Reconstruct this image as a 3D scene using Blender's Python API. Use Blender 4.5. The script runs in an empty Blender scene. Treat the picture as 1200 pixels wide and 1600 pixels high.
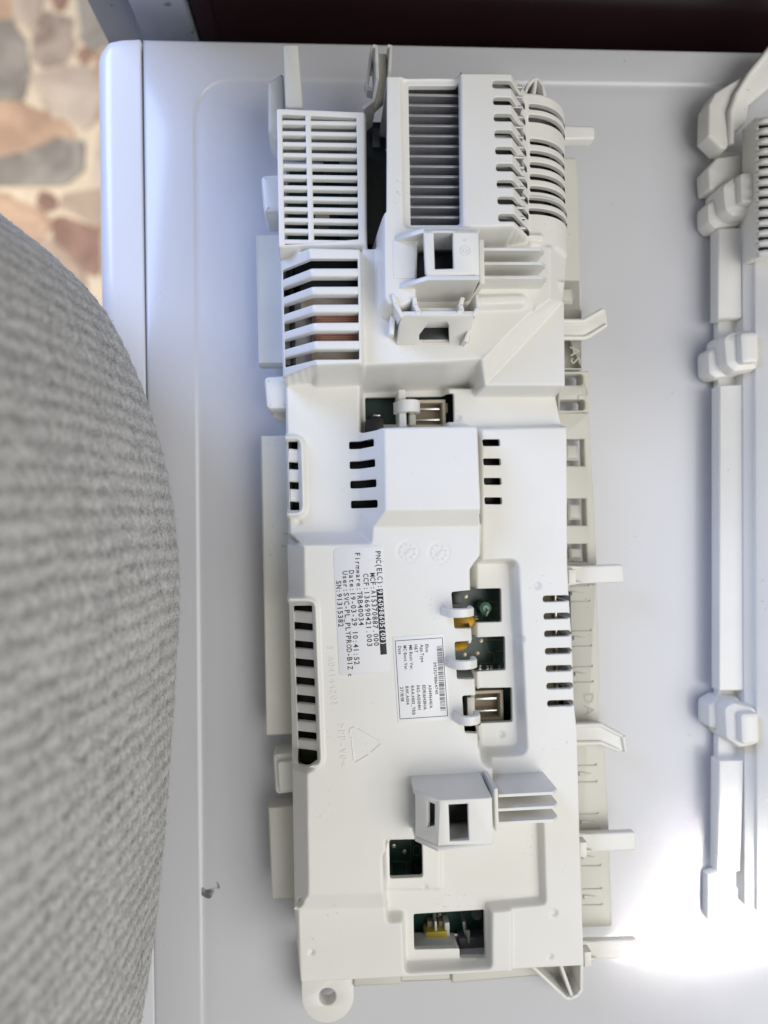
import bpy, math, random
import numpy as np
from mathutils import Matrix, Vector
from mathutils.geometry import tessellate_polygon

random.seed(7); rng = np.random.default_rng(7)
scene = bpy.context.scene
COL = scene.collection
MM = 0.001
PI = math.pi

# ------------------------------------------------------------------ camera
CAM_H = 240.0                      # mm above the worktop
F = 1200.0                         # focal length in photograph pixels (26 mm phone lens)
TILT = math.radians(3.0)
c_right = np.array([math.cos(TILT), 0, math.sin(TILT)])
c_up = np.array([0.0, 1.0, 0.0])
c_fwd = np.array([math.sin(TILT), 0, -math.cos(TILT)])
c_pos = np.array([0.0, 0.0, CAM_H])
cam_d = bpy.data.cameras.new('camera'); cam = bpy.data.objects.new('camera', cam_d); COL.objects.link(cam)
m = Matrix.Identity(4)
for i in range(3):
    m[i][0] = c_right[i]; m[i][1] = c_up[i]; m[i][2] = -c_fwd[i]; m[i][3] = c_pos[i]*MM
cam.matrix_world = m
cam_d.sensor_fit = 'VERTICAL'; cam_d.sensor_height = 36.0; cam_d.sensor_width = 27.0
cam_d.lens = 36.0*F/1600.0
cam_d.clip_start = 0.005; cam_d.clip_end = 50
cam_d.dof.use_dof = True; cam_d.dof.focus_distance = 0.208; cam_d.dof.aperture_fstop = 8.0
scene.camera = cam

# ------------------------------------------------------------------ light
world = bpy.data.worlds.new('World'); scene.world = world; world.use_nodes = True
bg = world.node_tree.nodes['Background']
bg.inputs[0].default_value = (1.0, 0.995, 0.98, 1); bg.inputs[1].default_value = 0.32

def area(name, loc, target, sx, sy, power, color, spread=180):
    d = bpy.data.lights.new(name, 'AREA'); d.shape = 'RECTANGLE'; d.size = sx; d.size_y = sy
    d.energy = power; d.color = color; d.spread = math.radians(spread)
    o = bpy.data.objects.new(name, d); COL.objects.link(o); o.location = loc
    o.rotation_euler = (Vector(target)-Vector(loc)).to_track_quat('-Z', 'Y').to_euler()
    return o
area('window_light', (-0.62, 0.55, 0.55), (0, 0.05, 0), 0.5, 0.5, 8.6, (0.42, 0.56, 1.0))
area('room_light', (0.52, -0.26, 0.85), (0, -0.02, 0), 0.8, 0.8, 7.3, (1.0, 0.985, 0.95))
area('floor_fill_lamp', (-0.80, 0.30, 0.20), (-0.55, 0.34, -0.85), 0.4, 0.4, 2.0, (1.0, 0.92, 0.80), 75)  # added lamp that brightens only the floor, in place of open daylight
# shaft of sunlight reaching the near right corner of the worktop
def shaft(target, sx, sy, per_area, spread, ang):
    loc = Vector((target[0]+0.10, target[1]+0.06, 1.2)); o = area('sun_shaft', loc, target, sx, sy, per_area*sx*sy, (1.0, 0.985, 0.95), spread)
    z = (loc-Vector(target)).normalized(); x = Vector((math.cos(math.radians(ang)), math.sin(math.radians(ang)), 0)); x = (x-z*x.dot(z)).normalized(); y = z.cross(x)
    o.rotation_euler = Matrix((x, y, z)).transposed().to_euler()
def _W0(u, v):
    d = c_fwd + c_right*((u-600)/F) + c_up*((800-v)/F); p = c_pos+d*(-c_pos[2]/d[2]); return (p[0]*MM, p[1]*MM, 0.0)
shaft(_W0(1105, 1464), 0.062, 0.010, 9.0, 0.30, 4.5)
shaft(_W0(1112, 1390), 0.054, 0.020, 7.0, 2.6, 44)
shaft(_W0(1235, 1398), 0.056, 0.030, 6.5, 1.5, 4.5)
vs = scene.view_settings
vs.view_transform = 'Standard'; vs.look = 'None'; vs.exposure = 0.0; vs.gamma = 1.0
try: vs.use_curve_mapping = False
except Exception: pass

# ------------------------------------------------------------------ photograph pixel -> place, at a known height
def ray(u, v): return c_fwd + c_right*((u-600)/F) + c_up*((800-v)/F)
def W(u, v, z=0.0):
    d = ray(u, v); t = (z-c_pos[2])/d[2]; return c_pos + d*t

# housing frame: the unit lies rolled and leans slightly
H_ORG = W(680, 830, 0); H_ROLL = math.radians(1.35); H_LEAN = math.radians(1.2)
R_H = np.array(Matrix.Rotation(H_ROLL, 3, 'Z') @ Matrix.Rotation(H_LEAN, 3, 'Y'))
H_ORG = H_ORG + np.array([0, 0, 1.0])
def L(u, v, z=0.0):
    o = R_H.T @ (c_pos-H_ORG); d = R_H.T @ ray(u, v); t = (z-o[2])/d[2]; return o + d*t
def L2(u, v, z): p = L(u, v, z); return (p[0], p[1])

# ------------------------------------------------------------------ materials
MATS = {}
def mat(name, col, rough=0.4, metal=0.0, spec=0.5, noise=None, bump=None, specks=None):
    """noise=(scale, amount) tints; bump=(scale, strength); specks=(scale, threshold, darkness) dirt specks"""
    mt = bpy.data.materials.new(name); mt.use_nodes = True
    nt = mt.node_tree; b = nt.nodes['Principled BSDF']
    b.inputs['Roughness'].default_value = rough; b.inputs['Metallic'].default_value = metal
    b.inputs['Specular IOR Level'].default_value = spec
    b.inputs['Base Color'].default_value = (*col, 1)
    tc = nt.nodes.new('ShaderNodeTexCoord'); src = tc.outputs['Object']
    cur = None
    def mix(a_socket, fac_socket, colB):
        mx = nt.nodes.new('ShaderNodeMix'); mx.data_type = 'RGBA'
        if a_socket is None: mx.inputs[6].default_value = (*col, 1)
        else: nt.links.new(a_socket, mx.inputs[6])
        mx.inputs[7].default_value = (*colB, 1); nt.links.new(fac_socket, mx.inputs[0]); return mx.outputs[2]
    if noise:
        n = nt.nodes.new('ShaderNodeTexNoise'); n.inputs['Scale'].default_value = noise[0]; n.inputs['Detail'].default_value = 4
        nt.links.new(src, n.inputs['Vector'])
        mr = nt.nodes.new('ShaderNodeMapRange'); mr.inputs[1].default_value = 0.35; mr.inputs[2].default_value = 0.75
        mr.inputs[3].default_value = 0; mr.inputs[4].default_value = 1; nt.links.new(n.outputs['Fac'], mr.inputs[0])
        cur = mix(cur, mr.outputs[0], tuple(c*(1-noise[1]) for c in col))
    if specks:
        n = nt.nodes.new('ShaderNodeTexNoise'); n.inputs['Scale'].default_value = specks[0]; n.inputs['Detail'].default_value = 2
        nt.links.new(src, n.inputs['Vector'])
        n2 = nt.nodes.new('ShaderNodeTexNoise'); n2.inputs['Scale'].default_value = specks[0]*0.07; n2.inputs['Detail'].default_value = 2
        nt.links.new(src, n2.inputs['Vector'])
        ad = nt.nodes.new('ShaderNodeMath'); ad.operation = 'MULTIPLY_ADD'; nt.links.new(n2.outputs['Fac'], ad.inputs[0])
        ad.inputs[1].default_value = 0.45; nt.links.new(n.outputs['Fac'], ad.inputs[2])
        mr = nt.nodes.new('ShaderNodeMapRange'); mr.inputs[1].default_value = specks[1]; mr.inputs[2].default_value = specks[1]+0.06
        mr.inputs[3].default_value = 0; mr.inputs[4].default_value = specks[2]; nt.links.new(ad.outputs[0], mr.inputs[0])
        cur = mix(cur, mr.outputs[0], (0.10, 0.09, 0.08))
    if cur is not None: nt.links.new(cur, b.inputs['Base Color'])
    if bump:
        n = nt.nodes.new('ShaderNodeTexNoise'); n.inputs['Scale'].default_value = bump[0]; n.inputs['Detail'].default_value = 3
        nt.links.new(src, n.inputs['Vector'])
        bp = nt.nodes.new('ShaderNodeBump'); bp.inputs['Strength'].default_value = bump[1]; bp.inputs['Distance'].default_value = 0.0002
        nt.links.new(n.outputs['Fac'], bp.inputs['Height']); nt.links.new(bp.outputs[0], b.inputs['Normal'])
    MATS[name] = mt; return mt

M_COVER = mat('cover_plastic', (0.80, 0.79, 0.745), 0.36, noise=(38, 0.06), bump=(2200, 0.10), specks=(900, 0.97, 0.22))
M_TRAY = mat('tray_plastic', (0.64, 0.63, 0.565), 0.42, noise=(60, 0.06), bump=(1800, 0.10), specks=(800, 0.965, 0.3))
M_ENAMEL = mat('white_enamel', (0.625, 0.63, 0.66), 0.20, noise=(9, 0.04), specks=(700, 1.0, 0.25))
M_TRIM = mat('white_trim', (0.74, 0.75, 0.79), 0.22)
M_PCB = mat('circuit_board_green', (0.012, 0.055, 0.042), 0.35, noise=(140, 0.45))
M_TRACE = mat('pcb_trace', (0.10, 0.13, 0.055), 0.4)
M_PAD = mat('tinned_pad', (0.62, 0.56, 0.40), 0.35, 0.6)
M_BLACK = mat('black_plastic', (0.012, 0.013, 0.016), 0.35)
M_BEIGE = mat('nylon_beige', (0.60, 0.53, 0.40), 0.45, noise=(200, 0.1))
M_NYLON = mat('nylon_white', (0.72, 0.71, 0.66), 0.4)
M_COPPER = mat('copper_wire', (0.46, 0.24, 0.15), 0.42, 0.35)
M_TAN = mat('bobbin_tan', (0.36, 0.29, 0.20), 0.55, noise=(200, 0.2))
M_ALU = mat('aluminium', (0.62, 0.62, 0.63), 0.42, 0.85, noise=(500, 0.12))
M_TIN = mat('tinned_steel', (0.68, 0.67, 0.63), 0.28, 0.9)
M_YELLOW = mat('yellow_capacitor', (0.62, 0.36, 0.03), 0.35)
M_OLIVE = mat('yellow_insert', (0.55, 0.42, 0.04), 0.4)
M_GREENRES = mat('green_resistor', (0.16, 0.30, 0.22), 0.35)
M_LABEL = mat('label_paper', (0.78, 0.78, 0.785), 0.5, noise=(70, 0.05), specks=(1200, 0.96, 0.25))
M_LABEL2 = mat('label_paper_white', (0.86, 0.86, 0.855), 0.45)
M_INK = mat('label_ink', (0.018, 0.018, 0.02), 0.6)
M_INKW = M_LABEL

# ------------------------------------------------------------------ mesh helpers
def link(name, me, parent=None, material=None, sharp=None):
    o = bpy.data.objects.new(name, me); COL.objects.link(o)
    if material is not None and len(me.materials) == 0: me.materials.append(material)
    if parent is not None: o.parent = parent
    return o
def finish(me, sharp_deg=35):
    me.update()
    me.polygons.foreach_set('use_smooth', [True]*len(me.polygons))
    if sharp_deg is not None: me.set_sharp_from_angle(angle=math.radians(sharp_deg))
def pymesh(name, verts, faces, material=None, parent=None, sharp_deg=35):
    me = bpy.data.meshes.new(name)
    me.from_pydata([tuple(float(c)*MM for c in v) for v in verts], [], faces)
    finish(me, sharp_deg)
    return link(name, me, parent, material)
class MB:
    def __init__(s): s.v = []; s.f = []
    def add(s, vs_, fs):
        b = len(s.v); s.v.extend(vs_); s.f.extend([tuple(i+b for i in f) for f in fs])
    def build(s, name, material, parent=None, sharp_deg=35): return pymesh(name, s.v, s.f, material, parent, sharp_deg)
def area2(p): return 0.5*sum(p[i][0]*p[(i+1) % len(p)][1]-p[(i+1) % len(p)][0]*p[i][1] for i in range(len(p)))
def ccw(p): return list(p) if area2(p) > 0 else list(p)[::-1]
def inset(p, d):
    """offset a ccw polygon inwards by d"""
    n = len(p); out = []
    for i in range(n):
        a = np.array(p[i-1]); b = np.array(p[i]); c = np.array(p[(i+1) % n])
        e1 = b-a; e2 = c-b; e1 = e1/(np.linalg.norm(e1)+1e-9); e2 = e2/(np.linalg.norm(e2)+1e-9)
        n1 = np.array([-e1[1], e1[0]]); n2 = np.array([-e2[1], e2[0]])
        k = n1+n2; q = 1+n1@n2
        out.append(tuple(b + d*k/max(q, 0.35)))
    return out
def rnd(p, r, n=4):
    """round the corners of a polygon; r may be a list"""
    N = len(p); rs = r if isinstance(r, (list, tuple)) else [r]*N; out = []
    for i in range(N):
        a = np.array(p[i-1][:2]); b = np.array(p[i][:2]); c = np.array(p[(i+1) % N][:2])
        d1 = a-b; d2 = c-b; l1 = np.linalg.norm(d1); l2 = np.linalg.norm(d2)
        if rs[i] <= 0 or l1 < 1e-6 or l2 < 1e-6: out.append(tuple(b)); continue
        d1 /= l1; d2 /= l2; ang = math.acos(max(-1, min(1, float(d1@d2))))
        t = min(rs[i]/max(math.tan(ang/2), 1e-3), 0.48*l1, 0.48*l2)
        p1 = b+d1*t; p2 = b+d2*t
        for k in range(n+1):
            s = k/n; out.append(tuple((1-s)**2*p1 + 2*s*(1-s)*b + s*s*p2))
    return out
def prism_vf(outer, z0, z1, b=0.3, holes=()):
    outer = ccw(outer); holes = [ccw(h)[::-1] for h in holes]
    V = []; Fc = []; tops = []; bots = []
    for ring in [outer]+holes:
        n = len(ring)
        r1 = inset(ring, b*0.3); r2 = inset(ring, b)
        base = len(V)
        V += [(x, y, z0) for x, y in ring] + [(x, y, z1-b) for x, y in ring] + [(x, y, z1-b*0.3) for x, y in r1] + [(x, y, z1) for x, y in r2]
        for lv in range(3):
            for i in range(n):
                j = (i+1) % n
                Fc.append((base+lv*n+i, base+lv*n+j, base+(lv+1)*n+j, base+(lv+1)*n+i))
        tops.append((base+3*n, n)); bots.append((base, n))
    for grp, flip in ((tops, False), (bots, True)):
        loops = [[Vector((V[s+i][0], V[s+i][1], 0)) for i in range(n)] for s, n in grp]
        idx = [s+i for s, n in grp for i in range(n)]
        for t in tessellate_polygon(loops):
            f = tuple(idx[i] for i in t)
            a, b_, c = (V[i] for i in f)
            ar = (b_[0]-a[0])*(c[1]-a[1])-(b_[1]-a[1])*(c[0]-a[0])
            if abs(ar) < 1e-12: continue
            if (ar < 0) != flip: f = f[::-1]
            Fc.append(f)
    return V, Fc
def prism(name, outer, z0, z1, material, parent=None, b=0.3, holes=(), sharp_deg=50):
    V, Fc = prism_vf(outer, z0, z1, b, holes); return pymesh(name, V, Fc, material, parent, sharp_deg)
def panel_vf(pts, thick, holes=(), b=0.25, flip=False):
    """a flat plate: pts are 3-D points of its outer face, thickness goes inwards (against the normal)"""
    P = [np.array(p, float) for p in pts]; o = P[0]
    n = np.zeros(3)
    for i in range(len(P)): n += np.cross(P[i]-o, P[(i+1) % len(P)]-o)
    n /= np.linalg.norm(n)
    if flip: n = -n
    ex = P[1]-P[0]; ex = ex - n*(ex@n); ex /= np.linalg.norm(ex); ey = np.cross(n, ex)
    to2 = lambda p: (float((np.array(p)-o)@ex), float((np.array(p)-o)@ey))
    V, Fc = prism_vf([to2(p) for p in P], -thick, 0.0, b, [[to2(p) for p in h] for h in holes])
    return [tuple(o+ex*x+ey*y+n*z) for x, y, z in V], Fc
def box_vf(x0, x1, y0, y1, z0, z1, b=0.2): return prism_vf([(x0, y0), (x1, y0), (x1, y1), (x0, y1)], z0, z1, b)
def sweep_vf(path, rad, n=8, cap=True):
    """tube along 3-D points; rad = scalar or list"""
    P = [np.array(p, float) for p in path]; rs = rad if isinstance(rad, (list, tuple)) else [rad]*len(P)
    V = []; Fc = []
    up0 = np.array([0.13, 0.27, 0.95])
    for i, p in enumerate(P):
        t = P[min(i+1, len(P)-1)]-P[max(i-1, 0)]; t /= np.linalg.norm(t)
        a = np.cross(t, up0); a /= np.linalg.norm(a); c = np.cross(a, t)
        for k in range(n):
            w = 2*PI*k/n; V.append(tuple(p + rs[i]*(math.cos(w)*a+math.sin(w)*c)))
    for i in range(len(P)-1):
        for k in range(n):
            k2 = (k+1) % n; Fc.append((i*n+k, i*n+k2, (i+1)*n+k2, (i+1)*n+k))
    if cap: Fc.append(tuple(range(n))[::-1]); Fc.append(tuple((len(P)-1)*n+k for k in range(n)))
    return V, Fc
def strap_vf(path, w, t):
    """a band of width w (along y) and thickness t following points (x, z) at centre y"""
    V = []; Fc = []; n = len(path)
    sec = [(-w/2, 0), (-w/2+0.3, t/2), (w/2-0.3, t/2), (w/2, 0), (w/2-0.3, -t/2), (-w/2+0.3, -t/2)]
    for i, (x, y, z) in enumerate(path):
        a = path[max(i-1, 0)]; c = path[min(i+1, n-1)]
        tx, tz = c[0]-a[0], c[2]-a[2]; l = math.hypot(tx, tz); nx, nz = -tz/l, tx/l
        for sy, sn in sec: V.append((x+nx*sn, y+sy, z+nz*sn))
    for i in range(n-1):
        for k in range(6):
            k2 = (k+1) % 6; Fc.append((i*6+k, i*6+k2, (i+1)*6+k2, (i+1)*6+k))
    Fc.append(tuple(range(6))[::-1]); Fc.append(tuple((n-1)*6+k for k in range(6)))
    return V, Fc
def empty(name, loc=(0, 0, 0), rot=None, label=None, category=None, group=None):
    o = bpy.data.objects.new(name, None); COL.objects.link(o); o.empty_display_size = 0.01
    mt = Matrix.Identity(4)
    if rot is not None: mt = Matrix(rot.tolist()).to_4x4()
    mt.translation = Vector(loc)*MM
    o.matrix_world = mt
    if label: o['label'] = label
    if category: o['category'] = category
    if group: o['group'] = group
    return o
def poly_sdf(P, x, y):
    P = np.asarray(P, float)[:, :2]; n = len(P)
    d = np.full(x.shape, 1e18); s = np.ones(x.shape)
    for i in range(n):
        vi = P[i]; vj = P[i-1]; e = vj-vi
        wx = x-vi[0]; wy = y-vi[1]
        t = np.clip((wx*e[0]+wy*e[1])/(e@e+1e-12), 0, 1)
        d = np.minimum(d, (wx-e[0]*t)**2+(wy-e[1]*t)**2)
        c1 = y >= vi[1]; c2 = y < vj[1]; c3 = e[0]*wy > e[1]*wx
        flip = (c1 & c2 & c3) | (~c1 & ~c2 & ~c3)
        s = np.where(flip, -s, s)
    return s*np.sqrt(d)

# text: glyph meshes of the built-in font, laid out on a plane
_GL = {}
def glyph(ch):
    if ch in _GL: return _GL[ch]
    cu = bpy.data.curves.new('glyph', 'FONT'); cu.body = ch; cu.size = 1.0; cu.resolution_u = 2; cu.offset = 0.014
    o = bpy.data.objects.new('glyph', cu); COL.objects.link(o)
    dg = bpy.context.evaluated_depsgraph_get(); me = o.evaluated_get(dg).to_mesh()
    v = np.array([tuple(q.co) for q in me.vertices]).reshape(-1, 3); f = [tuple(p.vertices) for p in me.polygons]
    w = float(v[:, 0].max()) if len(v) else 0.3; x0 = float(v[:, 0].min()) if len(v) else 0.0
    o.evaluated_get(dg).to_mesh_clear(); bpy.data.objects.remove(o); bpy.data.curves.remove(cu)
    _GL[ch] = (v, f, x0, w); return _GL[ch]
def text_vf(s, p0, p1, up, cap, mono=True, z=None):
    """write s from p0 to p1 (start and end of the line's baseline) with cap height cap"""
    p0 = np.array(p0, float); p1 = np.array(p1, float); ln = np.linalg.norm(p1-p0); d = (p1-p0)/ln
    up = np.array(up, float); up = up-d*(up@d); up /= np.linalg.norm(up); k = cap/0.70
    V = []; Fc = []
    if mono: adv = [ln/len(s)]*len(s)
    else:
        ws = [(glyph(c)[3]-glyph(c)[2]+0.09) if c != ' ' else 0.3 for c in s]; q = ln/sum(ws); adv = [w*q for w in ws]
    x = 0
    for c, a in zip(s, adv):
        if c != ' ':
            v, f, x0, x1 = glyph(c); gw = x1-x0
            if mono:
                sx = min(k, a*0.86/max(gw, 0.3)); off = (a-gw*sx)/2
            else: sx = a/(gw+0.09); off = 0
            b = len(V)
            for q in v: V.append(tuple(p0 + d*(x+off+(q[0]-x0)*sx) + up*(q[1]*k)))
            Fc += [tuple(i+b for i in t) for t in f]
        x += a
    return V, Fc

# ================================================================== the place: worktop, floor, door behind
floor_z = -850.0
M_MORTAR = mat('floor_mortar', (0.84, 0.70, 0.50), 0.8, noise=(30, 0.15))
fl = MB(); fl.add([(-1600, -1600, floor_z), (1600, -1600, floor_z), (1600, 1600, floor_z), (-1600, 1600, floor_z)], [(0, 1, 2, 3)])
floor = fl.build('floor', M_MORTAR); floor['kind'] = 'structure'
def stone_mat(name, col, col2):
    mt = bpy.data.materials.new(name); mt.use_nodes = True; nt = mt.node_tree; b = nt.nodes['Principled BSDF']
    tc = nt.nodes.new('ShaderNodeTexCoord'); n = nt.nodes.new('ShaderNodeTexNoise'); n.inputs['Scale'].default_value = 14; n.inputs['Detail'].default_value = 5
    n.inputs['Distortion'].default_value = 1.2
    nt.links.new(tc.outputs['Object'], n.inputs['Vector']); cr = nt.nodes.new('ShaderNodeValToRGB')
    cr.color_ramp.elements[0].position = 0.38; cr.color_ramp.elements[0].color = (*col2, 1)
    cr.color_ramp.elements[1].position = 0.62; cr.color_ramp.elements[1].color = (*col, 1)
    nt.links.new(n.outputs['Fac'], cr.inputs['Fac']); nt.links.new(cr.outputs[0], b.inputs['Base Color']); b.inputs['Roughness'].default_value = 0.6
    return mt
S_GREY = stone_mat('stone_grey', (0.42, 0.375, 0.31), (0.26, 0.23, 0.19))
S_PALE = stone_mat('stone_pale', (0.68, 0.56, 0.43), (0.54, 0.43, 0.33))
S_PURP = stone_mat('stone_purple_grey', (0.52, 0.42, 0.33), (0.30, 0.225, 0.175))
S_PINK = stone_mat('stone_pink', (0.68, 0.46, 0.30), (0.48, 0.31, 0.20))
S_RED = stone_mat('stone_red', (0.42, 0.25, 0.175), (0.28, 0.16, 0.11))
S_TAN = stone_mat('stone_tan', (0.55, 0.42, 0.30), (0.42, 0.31, 0.22))
stones = [
 ([(-45, 45), (18, 36), (32, 66), (40, 118), (34, 150), (-45, 146)], S_GREY), ([(69, 20), (104, 28), (101, 56), (112, 72), (100, 88), (66, 97), (52, 90), (60, 52)], S_PURP),
 ([(22, -25), (66, -25), (58, 16), (46, 42), (28, 28)], S_PALE), ([(80, -25), (106, -20), (98, 9), (86, 4)], S_RED),
 ([(120, -25), (175, -20), (190, 60), (152, 72), (130, 52)], S_GREY), ([(50, 120), (98, 112), (136, 106), (150, 150), (142, 190), (126, 196), (94, 180), (66, 150)], S_PALE),
 ([(-45, 166), (40, 166), (66, 180), (84, 181), (112, 206), (104, 218), (-45, 244)], S_PINK), ([(-45, 254), (30, 246), (84, 222), (122, 226), (124, 262), (100, 284), (-45, 286)], S_GREY),
 ([(62, 309), (78, 305), (84, 318), (72, 327)], S_RED), ([(100, 304), (160, 300), (158, 346), (96, 322)], S_TAN),
 ([(-45, 300), (14, 312), (66, 334), (76, 346), (60, 368), (-45, 366)], S_PINK), ([(88, 340), (150, 360), (150, 425), (120, 414), (88, 376)], S_RED),
 ([(60, 384), (80, 380), (124, 426), (130, 470), (70, 470)], S_TAN), ([(-45, 380), (50, 384), (60, 470), (-45, 490)], S_PURP),
 ([(-45, -30), (12, -30), (18, 26), (-45, 32)], S_PINK), ([(122, 82), (134, 76), (140, 90), (130, 96)], S_RED),
 ([(150, 84), (230, 80), (240, 170), (160, 190)], S_PINK), ([(160, 206), (240, 190), (240, 290), (150, 286)], S_PALE), ([(170, 305), (240, 305), (240, 470), (165, 430)], S_GREY),
 ([(-130, -30), (-58, -30), (-58, 120), (-130, 130)], S_PALE), ([(-130, 145), (-58, 150), (-58, 300), (-130, 290)], S_GREY), ([(-130, 305), (-58, 310), (-58, 480), (-130, 490)], S_TAN),
 ([(200, -60), (300, -60), (300, 60), (205, 60)], S_PINK), ([(30, -90), (110, -90), (104, -40), (34, -36)], S_GREY), ([(-60, -90), (18, -90), (14, -42), (-60, -44)], S_TAN)]
for k, (pp, sm) in enumerate(stones):
    q = [W(u, v, floor_z+2.5) for u, v in pp]
    q = inset(rnd(ccw([(a[0], a[1]) for a in q]), 4, 2), -6.0)
    q = [(x+random.uniform(-3.5, 3.5), y+random.uniform(-3.5, 3.5)) for x, y in q]
    V, Fc = prism_vf(q, floor_z-3, floor_z+2.5+random.uniform(-0.6, 0.6), 0.8)
    pymesh('stone', V, Fc, sm, floor, 50)

# --- appliance with a white top
app = empty('appliance', W(700, 800, 0)*np.array([1, 1, 0]), None, 'white appliance with glossy enamel top the plastic housings lie on', 'appliance')
AO = np.array([app.location[0]/MM, app.location[1]/MM, 0])
def wpt(u, v, z=0.0): return W(u, v, z)-AO
gapT, gapB = wpt(221, 60), wpt(244, 1660)
backL, backR = wpt(221, 60), wpt(1330, 74)
backR2 = backL+(backR-backL)*1.0
def lerp(a, b, t): return a+(b-a)*t
# top panel: outer frame, shallow step line, inner field
inL_T, inL_B = wpt(303, 122), wpt(317, 1660)
iT_R = wpt(1330, 124)
x_of = lambda a, b, y: a[0]+(b[0]-a[0])*(y-a[1])/(b[1]-a[1])
# heightfield of the top: field sits 0.9 mm below the frame
nx, ny = 420, 560
x0, x1 = gapT[0]-1, wpt(1330, 800)[0]; y1 = max(backL[1], backR[1])+2; y0 = wpt(600, 1660)[1]
gx = np.linspace(x0, x1, nx); gy = np.linspace(y0, y1, ny)
# finer spacing round the step line
X, Y = np.meshgrid(gx, gy, indexing='ij')
poly_in = [(inL_T[0], inL_T[1]), (iT_R[0]+80, iT_R[1]-1.0), (iT_R[0]+80, y0-60), (inL_B[0]+0.4, y0-60)]
poly_in = rnd(poly_in, [14, 0, 0, 0], 8)
def ring_path(off):
    """the step line shifted inwards by off mm: along the left side then the back"""
    p = inset(ccw(poly_in), off) if off != 0 else ccw(poly_in)
    return p
outer = ccw([(gapB[0]+0.2, y0-60), (gapT[0]+0.2, gapT[1]), (backR[0]+80, backR[1]-1), (backR[0]+80, y0-60)])
pin = ccw(poly_in)
tb = MB()
no = len(outer)
for d, z in ((0, -28), (0, -1.2), (0.35, -0.35), (1.2, 0.0)): tb.v += [(x, y, z) for x, y in inset(outer, d)]
for k in range(3):
    for i in range(no):
        j = (i+1) % no; tb.f.append((k*no+i, k*no+j, (k+1)*no+j, (k+1)*no+i))
prof = [(-0.9, 0.0), (-0.45, -0.02), (-0.15, -0.28), (0.15, -0.55), (0.5, -0.72), (1.2, -0.74), (2.2, -0.60), (3.4, -0.45), (5.0, -0.42)]
n = len(pin); b0 = len(tb.v)
for d, z in prof: tb.v += [(x, y, z*0.6) for x, y in inset(pin, d)]
idx = list(range(3*no, 4*no))+list(range(b0, b0+n))
# the inner outline runs past the outer one at right and front (both beyond the picture): clip it
for k in range(b0, len(tb.v)):
    x, y, z = tb.v[k]; tb.v[k] = (min(x, backR[0]+76), max(y, y0-56), z)
loops = [[Vector((tb.v[i][0], tb.v[i][1], 0)) for i in idx[:no]], [Vector((tb.v[i][0], tb.v[i][1], 0)) for i in idx[no:]][::-1]]
idx = idx[:no]+idx[no:][::-1]
for t in tessellate_polygon(loops):
    f = tuple(idx[i] for i in t); A, B, C_ = (tb.v[i] for i in f)
    ar = (B[0]-A[0])*(C_[1]-A[1])-(B[1]-A[1])*(C_[0]-A[0])
    if abs(ar) > 1e-9: tb.f.append(f if ar > 0 else f[::-1])
for k in range(len(prof)-1):
    for i in range(n):
        j = (i+1) % n; tb.f.append((b0+k*n+i, b0+k*n+j, b0+(k+1)*n+j, b0+(k+1)*n+i))
tb.f.append(tuple(b0+(len(prof)-1)*n+i for i in range(n)))
top_panel = tb.build('top_panel', M_ENAMEL, app, 60)
# front strip: rounded section swept along the gap
stL_T, stL_B = wpt(146, 75), wpt(122, 1000)
fs = MB()
secn = []
wd = gapT[0]-0.35-stL_T[0]
for k in range(13):
    a = PI/2*k/12
    secn.append((5.5-5.5*math.sin(a), -5.5+5.5*math.cos(a)))
sec = [(s, z) for s, z in secn]               # from top going left/down: x from left edge
prof_pts = [(wd, -28), (wd, -0.35), (wd-0.35, 0.0)] + [(s, z) for s, z in secn] + [(0.0, -28)]
ys = [gapT[1]-0.2-0.25, gapT[1]-1.2, gapT[1]-3.5, gapT[1]-6] + list(np.linspace(gapT[1]-20, y0-60, 12))
shr = [5.0, 2.2, 0.6, 0.0]+[0]*12
for y, s in zip(ys, shr):
    rx = x_of(gapT, gapB, y)-0.35
    for (a, z) in prof_pts:
        fs.v.append((rx-wd+a*(1-s/wd)+s if True else 0, y, z-(s*0.22 if z > -20 else 0)*(1-a/wd)))
npp = len(prof_pts)
for i in range(len(ys)-1):
    for k in range(npp-1): fs.f.append((i*npp+k, (i+1)*npp+k, (i+1)*npp+k+1, i*npp+k+1))
fs.f.append(tuple(range(npp)))
fs.build('front_strip', M_TRIM, app, 40)
V, Fc = box_vf(gapT[0]-wd+4, backR[0]+70, y0-50, gapT[1]-3, -845, -28.5, 1); pymesh('body', V, Fc, M_TRIM, app)
# dirt mark (a smear of grease) on the panel: thin irregular film
M_GREASE = mat('grease_mark', (0.16, 0.155, 0.15), 0.6)
_nt = M_GREASE.node_tree; _n = _nt.nodes.new('ShaderNodeTexNoise'); _n.inputs['Scale'].default_value = 420; _n.inputs['Detail'].default_value = 3
_m = _nt.nodes.new('ShaderNodeMapRange'); _m.inputs[1].default_value = 0.34; _m.inputs[2].default_value = 0.72; _m.inputs[4].default_value = 0.75
_nt.links.new(_nt.nodes['Texture Coordinate'].outputs['Object'], _n.inputs['Vector']); _nt.links.new(_n.outputs['Fac'], _m.inputs[0]); _nt.links.new(_m.outputs[0], _nt.nodes['Principled BSDF'].inputs['Alpha'])
for pts in ([(312, 1388), (318, 1386), (322, 1391), (331, 1388), (337, 1385), (341, 1388), (335, 1393), (332, 1399), (328, 1405), (319, 1402), (312, 1396)], [(338, 1377), (342, 1380), (344, 1389), (340, 1389)]):
    q = rnd([tuple(wpt(u, v, -0.25)[:2]) for u, v in pts], 0.8, 2)
    V, Fc = prism_vf(q, -0.30, -0.235, 0.015); pymesh('grease_mark', V, Fc, M_GREASE, top_panel)

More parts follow.
